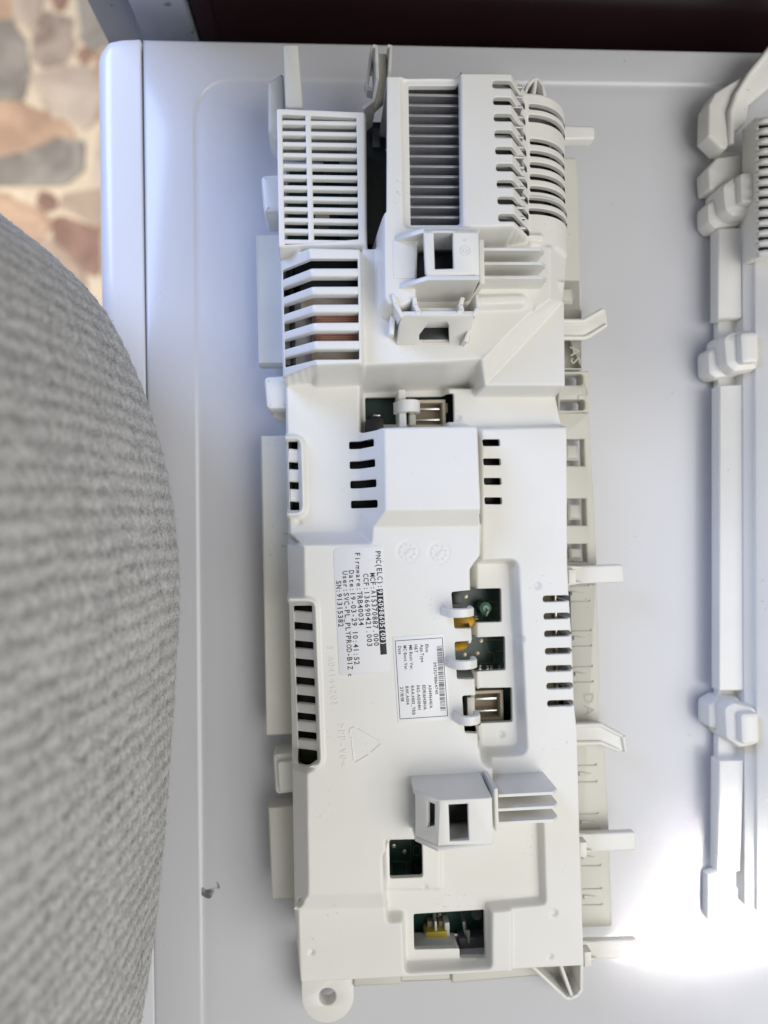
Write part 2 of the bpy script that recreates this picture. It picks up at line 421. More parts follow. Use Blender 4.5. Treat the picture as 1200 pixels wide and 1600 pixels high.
# --- dark door and its metal frame behind the appliance
M_DOOR = mat('dark_lacquer', (0.022, 0.008, 0.010), 0.3, noise=(20, 0.3))
M_FRAME = mat('grey_metal_paint', (0.30, 0.32, 0.37), 0.45, 0.3, noise=(60, 0.12), specks=(160, 0.86, 0.7))
yb = W(221, 60)[1]+7
def xat(u, v): # x on the vertical plane y = yb
    d = ray(u, v); t = (yb-c_pos[1])/d[1]; return (c_pos+d*t)[0]
fr = empty('door_frame', (xat(260, 55), yb, floor_z), None, 'speckled grey metal frame behind the back left corner of the appliance', 'door frame')
FO = np.array([xat(260, 55), yb, floor_z])
for (ua, ub, dy, nm) in ((224, 304, 0.0, 'jamb'), (150, 216, 6.0, 'stop')):
    a, b = xat(ua, 56), xat(ub, 56)
    V, Fc = box_vf(a-FO[0], b-FO[0], dy, dy+38, 0, 1250, 1.2); pymesh(nm, V, Fc, M_FRAME, fr)
a, b = xat(214, 56), xat(226, 56)
V, Fc = box_vf(a-FO[0], b-FO[0], 14, 30, 0, 1250, 0.5); pymesh('dark_gap', V, Fc, M_BLACK, fr)  # black strip standing for the shaded recess between the two posts
a, b = xat(306, 56), xat(1500, 56)
dr = empty('dark_door', (a, yb, floor_z), None, 'dark lacquered panel standing behind the back edge of the appliance', 'door')
V, Fc = box_vf(0, b-a, 4, 44, 0, 1250, 1.5); pymesh('panel', V, Fc, M_DOOR, dr)
V, Fc = box_vf(0.8, 6.5, 2.5, 4.2, 0, 1250, 0.6); pymesh('edge_strip', V, Fc, M_DOOR, dr)
# --- crumb
V, Fc = sweep_vf([tuple(W(1112, 1404, 1.4)), tuple(W(1115, 1408, 1.7)), tuple(W(1119, 1413, 1.7)), tuple(W(1123, 1417, 1.4))], [0.5, 1.1, 1.1, 0.4], 8)
cr = pymesh('crumb', V, Fc, mat('crumb_brown', (0.35, 0.27, 0.18), 0.7), None)
cr['label'] = 'tiny brown crumb lying in the sunlit patch near the right edge'; cr['category'] = 'crumb'

# ================================================================== the main housing
hs = empty('control_board_housing', H_ORG, R_H, 'off-white plastic housing with vent grilles and two paper labels in the middle', 'board housing', 'plastic control board housings')
PITCH = 0.25
hx = np.arange(-49, 42.01, PITCH); hy = np.arange(-129, 121.01, PITCH)
HX, HY = np.meshgrid(hx, hy, indexing='ij'); HZ = np.full(HX.shape, 14.0)
def win(P, margin):
    P = np.asarray(P)[:, :2]
    i0 = max(0, int((P[:, 0].min()-margin-hx[0])/PITCH)); i1 = min(len(hx), int((P[:, 0].max()+margin-hx[0])/PITCH)+2)
    j0 = max(0, int((P[:, 1].min()-margin-hy[0])/PITCH)); j1 = min(len(hy), int((P[:, 1].max()+margin-hy[0])/PITCH)+2)
    return slice(i0, i1), slice(j0, j1)
def px(pts, z=None): return [L(p[0], p[1], p[2] if z is None else z) for p in pts]
def terrace(pts, z, k=9.0, r=0.0):
    P = [(p[0], p[1]) for p in px(pts, z)]
    if r: P = rnd(P, r, 5)
    w = win(P, 34.0/k+0.5); sd = poly_sdf(P, HX[w], HY[w]); HZ[w] = np.maximum(HZ[w], z-k*np.maximum(0, sd))
def recess(pts, z, k=9.0, r=0.0):
    P = [(p[0], p[1]) for p in px(pts, z)]
    if r: P = rnd(P, r, 5)
    w = win(P, 34.0/k+0.5); sd = poly_sdf(P, HX[w], HY[w]); HZ[w] = np.minimum(HZ[w], z+k*np.maximum(0, sd))
def ramp(pts, mode='max'):
    P = np.array(px(pts)); A = np.c_[P[:, 0], P[:, 1], np.ones(len(P))]; c, *_ = np.linalg.lstsq(A, P[:, 2], rcond=None)
    w = win(P, 0.5); sd = poly_sdf(P, HX[w], HY[w]); z = c[0]*HX[w]+c[1]*HY[w]+c[2]
    ins = sd < PITCH*0.5
    if mode == 'max': HZ[w] = np.where(ins, np.maximum(HZ[w], z), HZ[w])
    else: HZ[w] = np.where(ins, z, HZ[w])
def ridge(pts, half, z, k=6.0, add=None):
    P = px(pts, z); P2 = np.array(P)[:, :2]; w = win(P2, half+30/k); x = HX[w]; y = HY[w]; d = np.full(x.shape, 1e9)
    for a, b in zip(P2[:-1], P2[1:]):
        e = b-a; t = np.clip(((x-a[0])*e[0]+(y-a[1])*e[1])/(e@e), 0, 1); d = np.minimum(d, np.hypot(x-a[0]-e[0]*t, y-a[1]-e[1]*t))
    HZ[w] = np.maximum(HZ[w], z-k*np.maximum(0, d-half)-0.15*np.clip(d/half, 0, 1)**2)
def dimple(u, v, z, r, depth=0.7):
    p = L(u, v, z); w = win([p], r+1); d = np.hypot(HX[w]-p[0], HY[w]-p[1]); HZ[w] -= depth*np.clip((r-d)/0.35, 0, 1)

# ---- levels, from the deck up
terrace([(446, 592), (563, 590), (563, 834), (452, 834)], 21)
terrace([(700, 606), (905, 606), (905, 672), (700, 672)], 20)
terrace([(752, 669), (960, 664), (960, 1560), (752, 1560)], 25)
terrace([(452, 1418), (800, 1418), (800, 1570), (452, 1570)], 26)
# left-hand skirt of the lower half
ramp([(475, 851, 31), (482, 1398, 31), (452, 1420, 19), (444, 850, 19)])
ramp([(482, 1398, 31), (606, 1396, 31), (602, 1417, 26), (466, 1420, 26)])
ramp([(466, 1419, 26), (452, 1419, 21), (456, 1550, 21), (470, 1550, 26)], 'set')
terrace([(475, 851), (579, 849), (583, 823), (752, 820), (751, 868), (742, 880), (735, 890), (737, 980), (745, 1100), (748, 1168), (771, 1190), (772, 1300), (690, 1313), (603, 1314), (607, 1396), (481, 1398)], 31)
# centre block
terrace([(600, 668), (747, 665), (752, 796), (602, 797)], 35, 10, 0.8)
ramp([(561, 676, 21), (600, 668, 35), (602, 797, 35), (562, 801, 21)])
ramp([(601, 797, 35), (752, 796, 35), (752, 821, 31), (583, 824, 31)])
ramp([(562, 801, 21), (602, 797, 35), (583, 823, 31)])
ramp([(562, 801, 21), (583, 823, 31), (580, 849, 31), (562, 834, 21)])
ramp([(450, 833, 21), (563, 833, 21), (580, 849, 31), (470, 852, 31)])
# slot recess and the lower connector recess
recess([(739, 880), (797, 878), (811, 1166), (752, 1168)], 20, 4.5, 1.6)
terrace([(737, 882), (735, 890), (737, 980), (745, 1100), (748, 1168), (735, 1168), (720, 882)], 31)
terrace([(598, 1306), (765, 1300), (765, 1430), (600, 1430)], 22)
recess([(603, 1315), (690, 1315), (772, 1290), (780, 1262), (841, 1280), (845, 1402), (760, 1410), (760, 1497), (634, 1503), (631, 1424), (606, 1426)], 22.0, 6.0, 0.7)
terrace([(600, 1313), (688, 1313), (689, 1390), (604, 1391)], 23.0, 6, 0.4)
# ---- upper half
terrace([(757, 604), (875, 470), (910, 470), (910, 604)], 30)
terrace([(748, 355), (860, 355), (860, 470), (745, 472)], 36)
ramp([(860, 352, 36), (860, 471, 36), (892, 471, 24), (892, 352, 24)])
terrace([(566, 388), (600, 388), (655, 466), (745, 466), (825, 455), (833, 488), (752, 562), (700, 566), (568, 571)], 36, 6)
ramp([(752, 563, 36), (834, 488, 36), (876, 470, 30), (757, 603, 30)])
ramp([(833, 489, 36), (858, 440, 36), (882, 440, 29), (876, 471, 30)])
ramp([(752, 562, 36), (757, 604, 30), (752, 612, 24), (747, 570, 34)])
terrace([(822, 452), (858, 452), (858, 472), (836, 488)], 36)
ridge([(752, 470), (815, 468)], 1.2, 38.0, 2.2)
terrace([(441, 389), (572, 391), (572, 400), (441, 400)], 30)
terrace([(482, 386), (563, 388), (567, 569), (497, 572)], 40)
ramp([(482, 386, 40), (497, 572, 40), (440, 592, 29), (437, 401, 29)])
terrace([(430, 165), (571, 170), (573, 383), (434, 387)], 37)
# heat sink block, with the plate right of the opening and its ribbed slope
terrace([(597, 117), (803, 117), (803, 357), (757, 362), (655, 368), (650, 468), (628, 480), (606, 476), (600, 466)], 46, 11, 1.0)
ramp([(800, 112, 47), (803, 356, 47), (829, 374, 36), (823, 152, 36), (818, 140, 36)])
terrace([(802, 150), (827, 152), (832, 380), (810, 380)], 35.5, 9)
terrace([(718, 112), (800, 112), (803, 355), (722, 356)], 47.4, 11)
recess([(629, 125), (716, 125), (719, 356), (634, 356)], 44.6, 2.0, 1.2)
terrace([(718, 112), (800, 112), (803, 355), (722, 356)], 47.4, 14)
# barrel right of it
xa, xb = L(824, 270, 36)[0], L(880, 270, 18)[0]
yt, yb2 = L(830, 152, 34)[1], L(830, 384, 34)[1]
w = win([(xa, yt), (xb+4, yb2)], 0.5)
tt = np.clip((HX[w]-xa)/(xb-xa), 0, 1)
end = np.clip((np.maximum(np.abs(HY[w]-L(850, 262, 30)[1])-L(850, 205, 30)[1]+L(850, 262, 30)[1], 0))/0.5, 0, 1)
zb = 16+(19.5+0.9*end)*np.sqrt(np.clip(1-tt**2.2, 0, 1))-6*np.clip(((HY[w]-L(850, 165, 30)[1])/2.5), 0, 1)
HZ[w] = np.where((HX[w] > xa) & (HX[w] < xb+3), np.maximum(np.where(HX[w] > xa+0.6, 0, HZ[w]), zb), HZ[w])
ridge([(829, 368), (845, 368.5)], 0.5, 37.0, 3)
# ---- left vents: sloped beds and their rims
ramp([(490, 940, 29.5), (499, 1194, 29.5), (456, 1196, 20.5), (446, 938, 20.5)], 'set')
ridge([(452, 937), (482, 937), (491, 941), (493.5, 948), (502, 1186), (500, 1194), (494, 1198), (470, 1197)], 0.45, 32.0, 5)
ridge([(446, 683.5), (463, 683.5), (469, 687), (471.5, 694), (474, 792), (472, 799), (466, 803), (450, 803.5)], 0.45, 23.6, 5)
# ---- pin marks
for u, v, z, r in ((840, 915, 25, 0.95), (811, 997, 23, 1.1), (784, 1148, 20, 0.9), (664, 1387, 23, 0.75), (487, 1488, 26, 0.8), (860, 1495, 25, 0.75), (866, 1427, 25, 1.0), (861, 617, 20, 0.7), (716, 653, 20, 0.9), (467, 816, 21, 0.75)):
    dimple(u, v, z, r)
for u, v in ((637, 862), (686, 864)):      # date wheels
    p = L(u, v, 31); w = win([p], 4); d = np.hypot(HX[w]-p[0], HY[w]-p[1]); HZ[w] -= 0.22*np.clip(1-np.abs(d-2.75)/0.3, 0, 1)+0.16*np.clip(1-np.abs(d-1.35)/0.3, 0, 1)
# soften every edge a little, like a moulding
def blur(Z, s):
    r = int(3*s)+1; k = np.exp(-0.5*(np.arange(-r, r+1)/s)**2); k /= k.sum()
    Z = np.apply_along_axis(lambda a: np.convolve(np.pad(a, r, 'edge'), k, 'valid'), 0, Z)
    return np.apply_along_axis(lambda a: np.convolve(np.pad(a, r, 'edge'), k, 'valid'), 1, Z)
HZ = blur(HZ, 1.15)
def field(x, y):
    fx = np.clip((np.asarray(x)-hx[0])/PITCH, 0, len(hx)-1.001); fy = np.clip((np.asarray(y)-hy[0])/PITCH, 0, len(hy)-1.001)
    i = fx.astype(int); j = fy.astype(int); a = fx-i; b = fy-j
    return HZ[i, j]*(1-a)*(1-b)+HZ[i+1, j]*a*(1-b)+HZ[i, j+1]*(1-a)*b+HZ[i+1, j+1]*a*b
# ---- outline and openings
OUT = px([(432, 170, 37), (573, 176, 37), (598, 117, 46), (798, 117, 47), (812, 132, 40), (820, 152, 34), (846, 150, 32), (868, 160, 26), (880, 174, 20), (882, 380, 22), (879, 470, 29), (879, 605, 28), (880, 665, 22), (886, 880, 25), (888, 925, 25), (893, 1000, 25), (897, 1105, 25), (901, 1140, 25), (905, 1300, 25), (912, 1508, 25), (470, 1534, 26), (461, 1420, 21), (458, 1240, 20), (452, 936, 20), (449, 850, 20), (446, 690, 21), (445, 592, 21), (441, 587, 29), (438, 402, 29), (436, 388, 37)])
G = poly_sdf(rnd([(p[0], p[1]) for p in OUT], 0.5, 2), HX, HY); G_out = G.copy()
def cut(pts, z=None, r=0.6):
    global G
    P = [(p[0], p[1]) for p in px(pts, z)]
    if r: P = rnd(P, r, 4)
    w = win(P, 2.0); sd = poly_sdf(P, HX[w], HY[w]); G[w] = np.maximum(G[w], -sd)
def cut_xy(P, r=0.6):
    global G
    P = rnd(P, r, 4) if r else P
    w = win(P, 2.0); sd = poly_sdf(P, HX[w], HY[w]); G[w] = np.maximum(G[w], -sd)
cut([(570, 622, 13), (703, 620, 13), (704, 664, 13), (571, 664, 13)])
cut([(638, 134), (716, 134), (718.5, 352), (641.5, 352)], 44.6, 0.3)
for vc in (131.5, 157.7, 183.3, 209, 235, 261.5, 287, 313, 340):
    a = L(769+(vc-131)*0.045, vc-6.2, 47.4); b = L(769+(vc-131)*0.045, vc+6.2, 47.4); xr = L(821+(vc-131)*0.035, vc+32, 37.5)[0]
    cut_xy([(a[0], a[1]), (xr, a[1]), (xr, b[1]), (b[0], b[1])], 0.75)
for k, vc in enumerate((170.5, 187, 222, 240.5, 258.5, 277, 296, 316, 333)):
    sh = 0 if 2 <= k <= 6 else -3
    a = L(827+sh, vc-4.9, 35); b = L(827+sh, vc+4.9, 35)
    xr = xb-2.4 if 2 <= k <= 6 else xb-1.6
    cut_xy([(a[0], a[1]), (xr, a[1]), (xr, b[1]), (b[0], b[1])], 0.55)
for k, (va, vb) in enumerate(((690, 702), (721, 733), (751.5, 763.5), (782.5, 794.5))):
    a = L(545.5+k, va, 21); b = L(545.5+k, vb, 21); xr = L(585.5+k, 700, 31)[0]
    cut_xy([(a[0], a[1]), (xr, a[1]), (xr, b[1]), (b[0], b[1])], 0.5)
for k, va in enumerate((686, 716, 746.5, 777)): cut([(753.5+k, va), (781+k, va), (782+k, va+11), (754.5+k, va+11)], 25, 0.5)
for k in range(7):
    vc = 935.8+27.27*k; uc = 848+k*1.15
    cut([(uc, vc-5), (889+k*1.15, vc-6), (889+k*1.15, vc+4), (uc, vc+5.3)], 25, 0.85)
cut([(705, 925, 31), (734, 922, 31), (737, 920, 20), (783, 919, 20), (784, 972, 20), (738, 973, 20), (735, 982, 31), (710, 982, 31)])
cut([(710, 1003, 31), (737, 1001, 31), (740, 996, 20), (789, 994, 20), (790, 1047, 20), (742, 1049, 20), (740, 1061, 31), (714, 1061, 31)])
cut([(722, 1087, 31), (741, 1086, 31), (745, 1075, 20), (800, 1074, 20), (801, 1128, 20), (748, 1130, 20), (743, 1146, 31), (726, 1145, 31)])
cut([(608, 1313), (660, 1312), (661, 1371), (609, 1373)], 23.0, 0.7)
cut([(646, 1428), (757, 1421), (759, 1496), (718, 1497), (718, 1482), (647, 1484)], 22, 0.6)
cut([(573.5, 150, 37), (595, 150, 22), (595, 378, 24), (574.5, 380, 37)], None, 0.2)
cut([(652, 380), (742, 380), (742, 424), (652, 424)], 46, 0.3)
cut([(640, 492), (735, 492), (735, 512), (640, 512)], 36, 0.3)
cut([(660, 1240), (762, 1236), (762, 1296), (660, 1298)], 31, 0.3)
# slatted openings (their slats are pieces of their own)
def P2(u, v, z): p = L(u, v, z); return (p[0], p[1])
G1A = [P2(440.5, 178.5, 37), P2(557, 184, 37), P2(560.5, 374, 37), P2(445, 383, 37)]
cut_xy(G1A, 0.3)
g2x0, g2x1 = L(445, 440, 30)[0]-0.4, L(559.5, 470, 40)[0]
g2y0, g2y1 = L(520, 562, 40)[1], L(520, 404, 40)[1]
cut_xy([(g2x0, g2y0), (g2x1, g2y0), (g2x1+0.2, g2y1), (g2x0, g2y1)], 0.4)
v1 = [P2(459, 946, 22.5), P2(487.5, 946, 29), P2(496, 1187, 29), P2(467, 1189, 22.5)]
cut_xy(v1, 0.3)
v2 = [P2(450, 690, 21), P2(465, 690, 21), P2(468, 797, 21), P2(453, 797, 21)]
cut_xy(v2, 0.3)

# ---- the mesh: cells inside the outline and outside every opening, borders drawn onto the contour
keep = 0.25*(G[:-1, :-1]+G[1:, :-1]+G[:-1, 1:]+G[1:, 1:]) < 0
ni, nj = G.shape
used = np.zeros(G.shape, bool); notk = np.zeros(G.shape, bool)
for di in (0, 1):
    for dj in (0, 1):
        used[di:ni-1+di, dj:nj-1+dj] |= keep; notk[di:ni-1+di, dj:nj-1+dj] |= ~keep
notk[0, :] = notk[-1, :] = True; notk[:, 0] = notk[:, -1] = True
bnd = used & notk
gx_, gy_ = np.gradient(G, PITCH); gl = np.maximum(gx_**2+gy_**2, 0.3)
st = np.clip(G/gl, -0.25, 0.25)
VX = np.where(bnd, HX-st*gx_, HX); VY = np.where(bnd, HY-st*gy_, HY)
VZ = np.where(bnd, field(VX, VY), HZ)
ids = -np.ones(G.shape, int); ids[used] = np.arange(used.sum())
top = np.c_[VX[used], VY[used], VZ[used]]
ii, jj = np.nonzero(keep)
quads = np.c_[ids[ii, jj], ids[ii+1, jj], ids[ii+1, jj+1], ids[ii, jj+1]]
# border edges
E = []
kp = np.pad(keep, 1)
for (di, dj, a, b) in ((-1, 0, (0, 1), (0, 0)), (1, 0, (1, 0), (1, 1)), (0, -1, (0, 0), (1, 0)), (0, 1, (1, 1), (0, 1))):
    mk = keep & ~kp[1+di:ni-1+1+di, 1+dj:nj-1+1+dj]
    i, j = np.nonzero(mk); E.append(np.c_[ids[i+a[0], j+a[1]], ids[i+b[0], j+b[1]]])
E = np.concatenate(E)
bv = np.unique(E); rem = -np.ones(len(top), int); rem[bv] = np.arange(len(bv))
outv = (G_out[used][bv] > -0.6)
low = top[bv].copy(); mid = top[bv].copy(); mid[:, 2] -= 0.35
low[:, 2] = np.where(outv, np.minimum(7.0, low[:, 2]-1), low[:, 2]-1.9)
n0 = len(top); n1_ = n0+len(bv)
sk1 = np.c_[E[:, 1], E[:, 0], n0+rem[E[:, 0]], n0+rem[E[:, 1]]]
sk2 = np.c_[n0+rem[E[:, 1]], n0+rem[E[:, 0]], n1_+rem[E[:, 0]], n1_+rem[E[:, 1]]]
allv = np.concatenate([top, mid, low])*MM; allq = np.concatenate([quads, sk1, sk2])
me = bpy.data.meshes.new('cover')
me.vertices.add(len(allv)); me.vertices.foreach_set('co', allv.astype(np.float32).ravel())
me.loops.add(allq.size); me.loops.foreach_set('vertex_index', allq.astype(np.int32).ravel())
me.polygons.add(len(allq)); me.polygons.foreach_set('loop_start', np.arange(0, allq.size, 4, dtype=np.int32)); me.polygons.foreach_set('loop_total', np.full(len(allq), 4, np.int32))
me.polygons.foreach_set('use_smooth', np.ones(len(allq), bool)); me.update(calc_edges=True); me.validate()
cover = link('cover', me, hs, M_COVER)

def slat(P, nrow=2, depth=3.2, name='slat', drop=0.0, parent=None, n=26, tilt=0.0):
    """a slat over the field: P = 4 corners in plan (x0y0, x1y0, x1y1, x0y1)"""
    P = np.array(P, float); cross = [(0.0, -0.55), (0.07, -0.16), (0.2, -0.03), (0.5, 0.0), (0.8, -0.03), (0.93, -0.16), (1.0, -0.55)]
    V = []; Fc = []; m = len(cross)+2
    for i in range(n+1):
        s = i/n; a = P[0]*(1-s)+P[1]*s; b = P[3]*(1-s)+P[2]*s
        c = (a+b)/2; z = float(field(c[0], c[1]))-0.04-drop
        ring = [(a[0], a[1], z-depth)]+[(*(a*(1-t)+b*t), z+dz+tilt*(t-0.5)) for t, dz in cross]+[(b[0], b[1], z-depth)]
        V += ring
    for i in range(n):
        for k in range(m):
            k2 = (k+1) % m; Fc.append((i*m+k, (i+1)*m+k, (i+1)*m+k2, i*m+k2))
    Fc.append(tuple(range(m))); Fc.append(tuple(n*m+k for k in range(m))[::-1])
    return pymesh(name, V, Fc, M_COVER, parent or cover, 50)
# grille 1: 12 slats and a mullion
pA, pB, pC, pD = [np.array(q) for q in G1A]
for k in range(12):
    vc = 190.6+16.95*k
    yl = L(440, vc-0.6, 37)[1]; yr = L(558, vc+1.4, 37)[1]; h = 0.60
    tL = (yl-pA[1])/(pD[1]-pA[1]); xl = pA[0]+(pD[0]-pA[0])*tL-0.5; xr = pB[0]+(pC[0]-pB[0])*(yr-pB[1])/(pC[1]-pB[1])+0.5
    slat([(xl, yl-h), (xr, yr-h), (xr, yr+h), (xl, yl+h)], name='slat', depth=2.1, n=8, drop=0.1)
a, b = L(481, 178, 37), L(486.5, 382, 37)
slat([(a[0]-0.75, a[1]), (b[0]-0.75, b[1]), (b[0]+0.75, b[1]), (a[0]+0.75, a[1])], name='mullion', depth=2.2, n=8)
# grille 2
gaps = [(404, 418.5), (432, 447), (460, 475), (488, 503.5), (517, 532), (546, 561.5)]
for (a0, a1), (b0, b1) in zip(gaps[:-1], gaps[1:]):
    ya, yb_ = L(520, a1, 40)[1], L(520, b0, 40)[1]
    slat([(g2x0-0.5, yb_), (g2x1+0.5, yb_), (g2x1+0.5, ya), (g2x0-0.5, ya)], name='slat', depth=3.4, n=40)
# left vents
vg = [(946.5, 957.5), (975, 987), (1004, 1016), (1032, 1045), (1061, 1074), (1089, 1102), (1117, 1130), (1146, 1159), (1174, 1187)]
for (a0, a1), (b0, b1) in zip(vg[:-1], vg[1:]):
    f = (a1-946)/241; ul, ur = 459+8*f, 488+8.5*f
    A, B = L(ul, a1-3, 22.5), L(ul, b0-3, 22.5); C_, D_ = L(ur, a1, 29), L(ur, b0, 29)
    slat([(B[0]-0.6, B[1]), (D_[0]+0.5, D_[1]), (C_[0]+0.5, C_[1]), (A[0]-0.6, A[1])], name='slat', depth=2.2, n=8, drop=0.3)
vg2 = [(690.5, 702), (723, 734), (754, 765), (785, 797)]
for (a0, a1), (b0, b1) in zip(vg2[:-1], vg2[1:]):
    A, B = L(450, a1-2, 21), L(450, b0-2, 21); C_, D_ = L(468, a1, 21), L(468, b0, 21)
    slat([(B[0]-0.5, B[1]), (D_[0]+0.2, D_[1]), (C_[0]+0.2, C_[1]), (A[0]-0.5, A[1])], name='slat', depth=2.2, n=6, drop=0.2)

# ---- tray under the cover
tray_xy = inset(ccw([(p[0], p[1]) for p in OUT]), 0.9)
tray = prism('tray', tray_xy, 0.0, 6.6, M_TRAY, hs, 0.3)
def pxy(pts, z): return [tuple(L(u, v, z)[:2]) for u, v in pts]
def plate(name, pts, z0, z1, b=0.3, r=0.0, parent=hs, material=M_TRAY, holes=()):
    P = pxy(pts, z1)
    if r: P = rnd(P, r, 4)
    return prism(name, P, z0, z1, material, parent, b, holes)
# right-hand edge strip, in three lengths with latch windows
def win4(u0, v0, u1, v1, z): return pxy([(u0, v0), (u1, v0), (u1+1, v1), (u0+1, v1)], z)
plate('edge_strip', [(862, 246), (901, 246), (904, 290), (907, 420), (911, 578), (868, 578)], 3.5, 8.0, 0.5, 0.6, tray, holes=[win4(872, 441, 905, 482, 8.0)])
plate('edge_strip', [(868, 645), (921, 645), (923, 690), (929, 790), (933, 884), (872, 884)], 3.5, 8.0, 0.5, 0.6, tray,
      holes=[win4(880, 686, 913, 728, 8.0), win4(884, 779, 916, 821, 8.0), win4(887, 850, 917, 878, 8.0)])
plate('edge_strip', [(874, 912), (933, 912), (938, 1080), (936, 1082), (936, 1130), (945, 1164), (952, 1300), (956, 1448), (900, 1450)], 3.5, 8.0, 0.5, 0.6, tray)
for (ua, va, ub, vb) in ((876, 450, 895, 474), (884, 695, 904, 719), (888, 788, 907, 812), (890, 857, 909, 874)):      # latch tongues
    plate('latch_tongue', [(ua, va), (ub, va+0.5), (ub+1, vb), (ua+1, vb)], 2.0, 9.2, 0.6, 0.3, tray)
# fork plate
fk = pxy([(872, 580), (921, 580), (924, 643), (872, 645)], 9.5)
def slot(u0, v0, u1, v1, z): return rnd(pxy([(u0, v0), (u1, v0), (u1, v1), (u0, v1)], z), [0, 1.1, 1.1, 0], 5)
prism('fork_plate', rnd(fk, 0.5, 3), 3, 9.5, M_TRAY, tray, 0.35, [slot(874, 584, 911, 602, 9.5), slot(875, 624, 914, 641, 9.5)])
ml = MB()
for a, b in (((914, 600), (914, 604)), ((904, 606), (917, 606)), ((917, 606), (918, 618)), ((918, 618), (904, 618)), ((904, 618), (904, 624))):
    A, B = L(*a, 9.6), L(*b, 9.6); V, Fc = sweep_vf([A, B], 0.14, 6); ml.add(V, Fc)
ml.build('engraved_line', M_TRAY, tray)
# raised tick ribs and bars on the strip
for v, u0, u1 in ((917, 893, 921), (941, 894, 922), (987, 895, 924), (1011, 896, 925), (1043, 897, 926), (1067, 898, 927), (1197, 904, 932), (1223, 904, 933), (1273, 907, 935), (1297, 908, 937), (1354, 910, 939), (1390, 911, 940), (1415, 912, 941)):
    A, B, C_ = L(u0, v, 8.2), L(u1, v-0.6, 8.2), L(u1, v-3.4, 8.2)
    V, Fc = sweep_vf([A, B, C_], 0.22, 6); pymesh('tick_rib', V, Fc, M_TRAY, tray)
for v, u0 in ((927, 893), (997, 896), (1053, 898), (1209, 905), (1284, 908), (1339, 910), (1401, 912)):
    A, B = L(u0, v, 8.1), L(u0+19, v, 8.1); V, Fc = sweep_vf([A, B], [0.75, 0.1], 6); pymesh('wedge_rib', V, Fc, M_TRAY, tray)
for s, p0, p1, up in (('AS', (891, 541), (893, 571), (1, 0, 0)), ('DA', (912, 1084), (914, 1121), (1, 0, 0))):
    V, Fc = text_vf(s, L(*p0, 8.06), L(*p1, 8.06), up, 3.0, False); pymesh('raised_letters', V, Fc, mat('tray_letter_'+s, (0.47, 0.46, 0.40), 0.5), tray)
# left-hand flanges
plate('side_flange', [(400, 367), (445, 366), (448, 569), (404, 569)], 4, 11, 0.4, 0.2, tray)
plate('side_flange', [(407, 681), (456, 680), (466, 1147), (416, 1150)], 4, 11, 0.4, 0.2, tray)
plate('side_flange', [(419, 1262), (470, 1259), (474, 1404), (425, 1406)], 4, 11, 0.4, 0.2, tray)
# bottom ledges
plate('end_ledge', [(553, 1520), (626, 1516), (627, 1539), (552, 1543)], 3, 10, 0.6, 0.5, tray)
plate('end_ledge', [(626, 1510), (705, 1508), (706, 1532), (626, 1535)], 3, 8, 0.5, 0.2, tray)
plate('end_ledge', [(705, 1505), (845, 1498), (846, 1525), (706, 1537)], 3, 9, 0.5, 0.3, tray)
# mounting lug with screw hole
lug = [(471, 1500), (552, 1500), (553, 1560)]
cx, cy = L(512, 1558, 9)[:2]; rr = L(553, 1558, 9)[0]-cx
P = [tuple(L(471, 1500, 9)[:2]), tuple(L(552, 1500, 9)[:2])]
P += [(cx+rr*math.cos(a), cy+rr*math.sin(a)) for a in np.linspace(0, -PI, 24)]
hole = [(cx-0.1+2.55*math.cos(a), cy+0.1+2.55*math.sin(a)) for a in np.linspace(0, 2*PI, 28, endpoint=False)]
prism('mounting_lug', P, 4, 9, M_COVER, hs, 0.35, [hole])
# triangular lug, with rib
def web(name, pts, z0, z1, th, parent=hs, material=M_COVER):
    mb = MB()
    for a, b in zip(pts[:-1], pts[1:]):
        A, B = np.array(L(*a, z1)[:2]), np.array(L(*b, z1)[:2]); e = (B-A)/np.linalg.norm(B-A); nn = np.array([-e[1], e[0]])*th/2; A = A-e*th*0.3; B = B+e*th*0.3
        V, Fc = prism_vf([tuple(A-nn), tuple(B-nn), tuple(B+nn), tuple(A+nn)], z0, z1, 0.25); mb.add(V, Fc)
    return mb.build(name, material, parent, 50)
lugw = web('corner_lug', [(829, 1508), (877, 1553), (884, 1560), (892, 1561), (903, 1556), (909, 1547), (909, 1500)], 3, 15, 1.0)
plate('lug_floor', [(829, 1505), (880, 1556), (895, 1560), (908, 1548), (909, 1500)], 3, 6, 0.3, 0, lugw, M_COVER)
web('lug_rib', [(876, 1507), (894, 1557)], 3, 14.6, 1.0, lugw)
lug2 = web('corner_lug', [(819, 150), (826, 131), (834, 123), (842, 123), (848, 132), (852, 152)], 8, 24, 0.9)
plate('lug_floor', [(819, 152), (827, 130), (838, 122), (847, 130), (852, 152)], 8, 15, 0.3, 0, lug2, M_COVER)
web('lug_rib', [(838, 125), (834, 150)], 8, 23.5, 0.9, lug2)
# rounded snap lobes, left side
def lobe(pts, z, r=1.6, b=1.5, z0=4):
    P = rnd(pxy(pts, z), r, 5); return prism('snap_lobe', P, z0, z, M_COVER, hs, b, (), 40)
lobe([(407, 272), (446, 270), (446, 330), (412, 333)], 19); lobe([(411, 318), (446, 314), (446, 352), (424, 346)], 11, 1.4, 1.0)
lobe([(412, 588), (452, 586), (452, 640), (416, 640)], 17); lobe([(417, 626), (452, 622), (452, 662), (428, 654)], 9, 1.4, 1.0)
lobe([(426, 1178), (470, 1173), (470, 1238), (430, 1244)], 12); lobe([(433, 1190), (466, 1188), (466, 1234), (436, 1238)], 14, 1.2, 0.8)
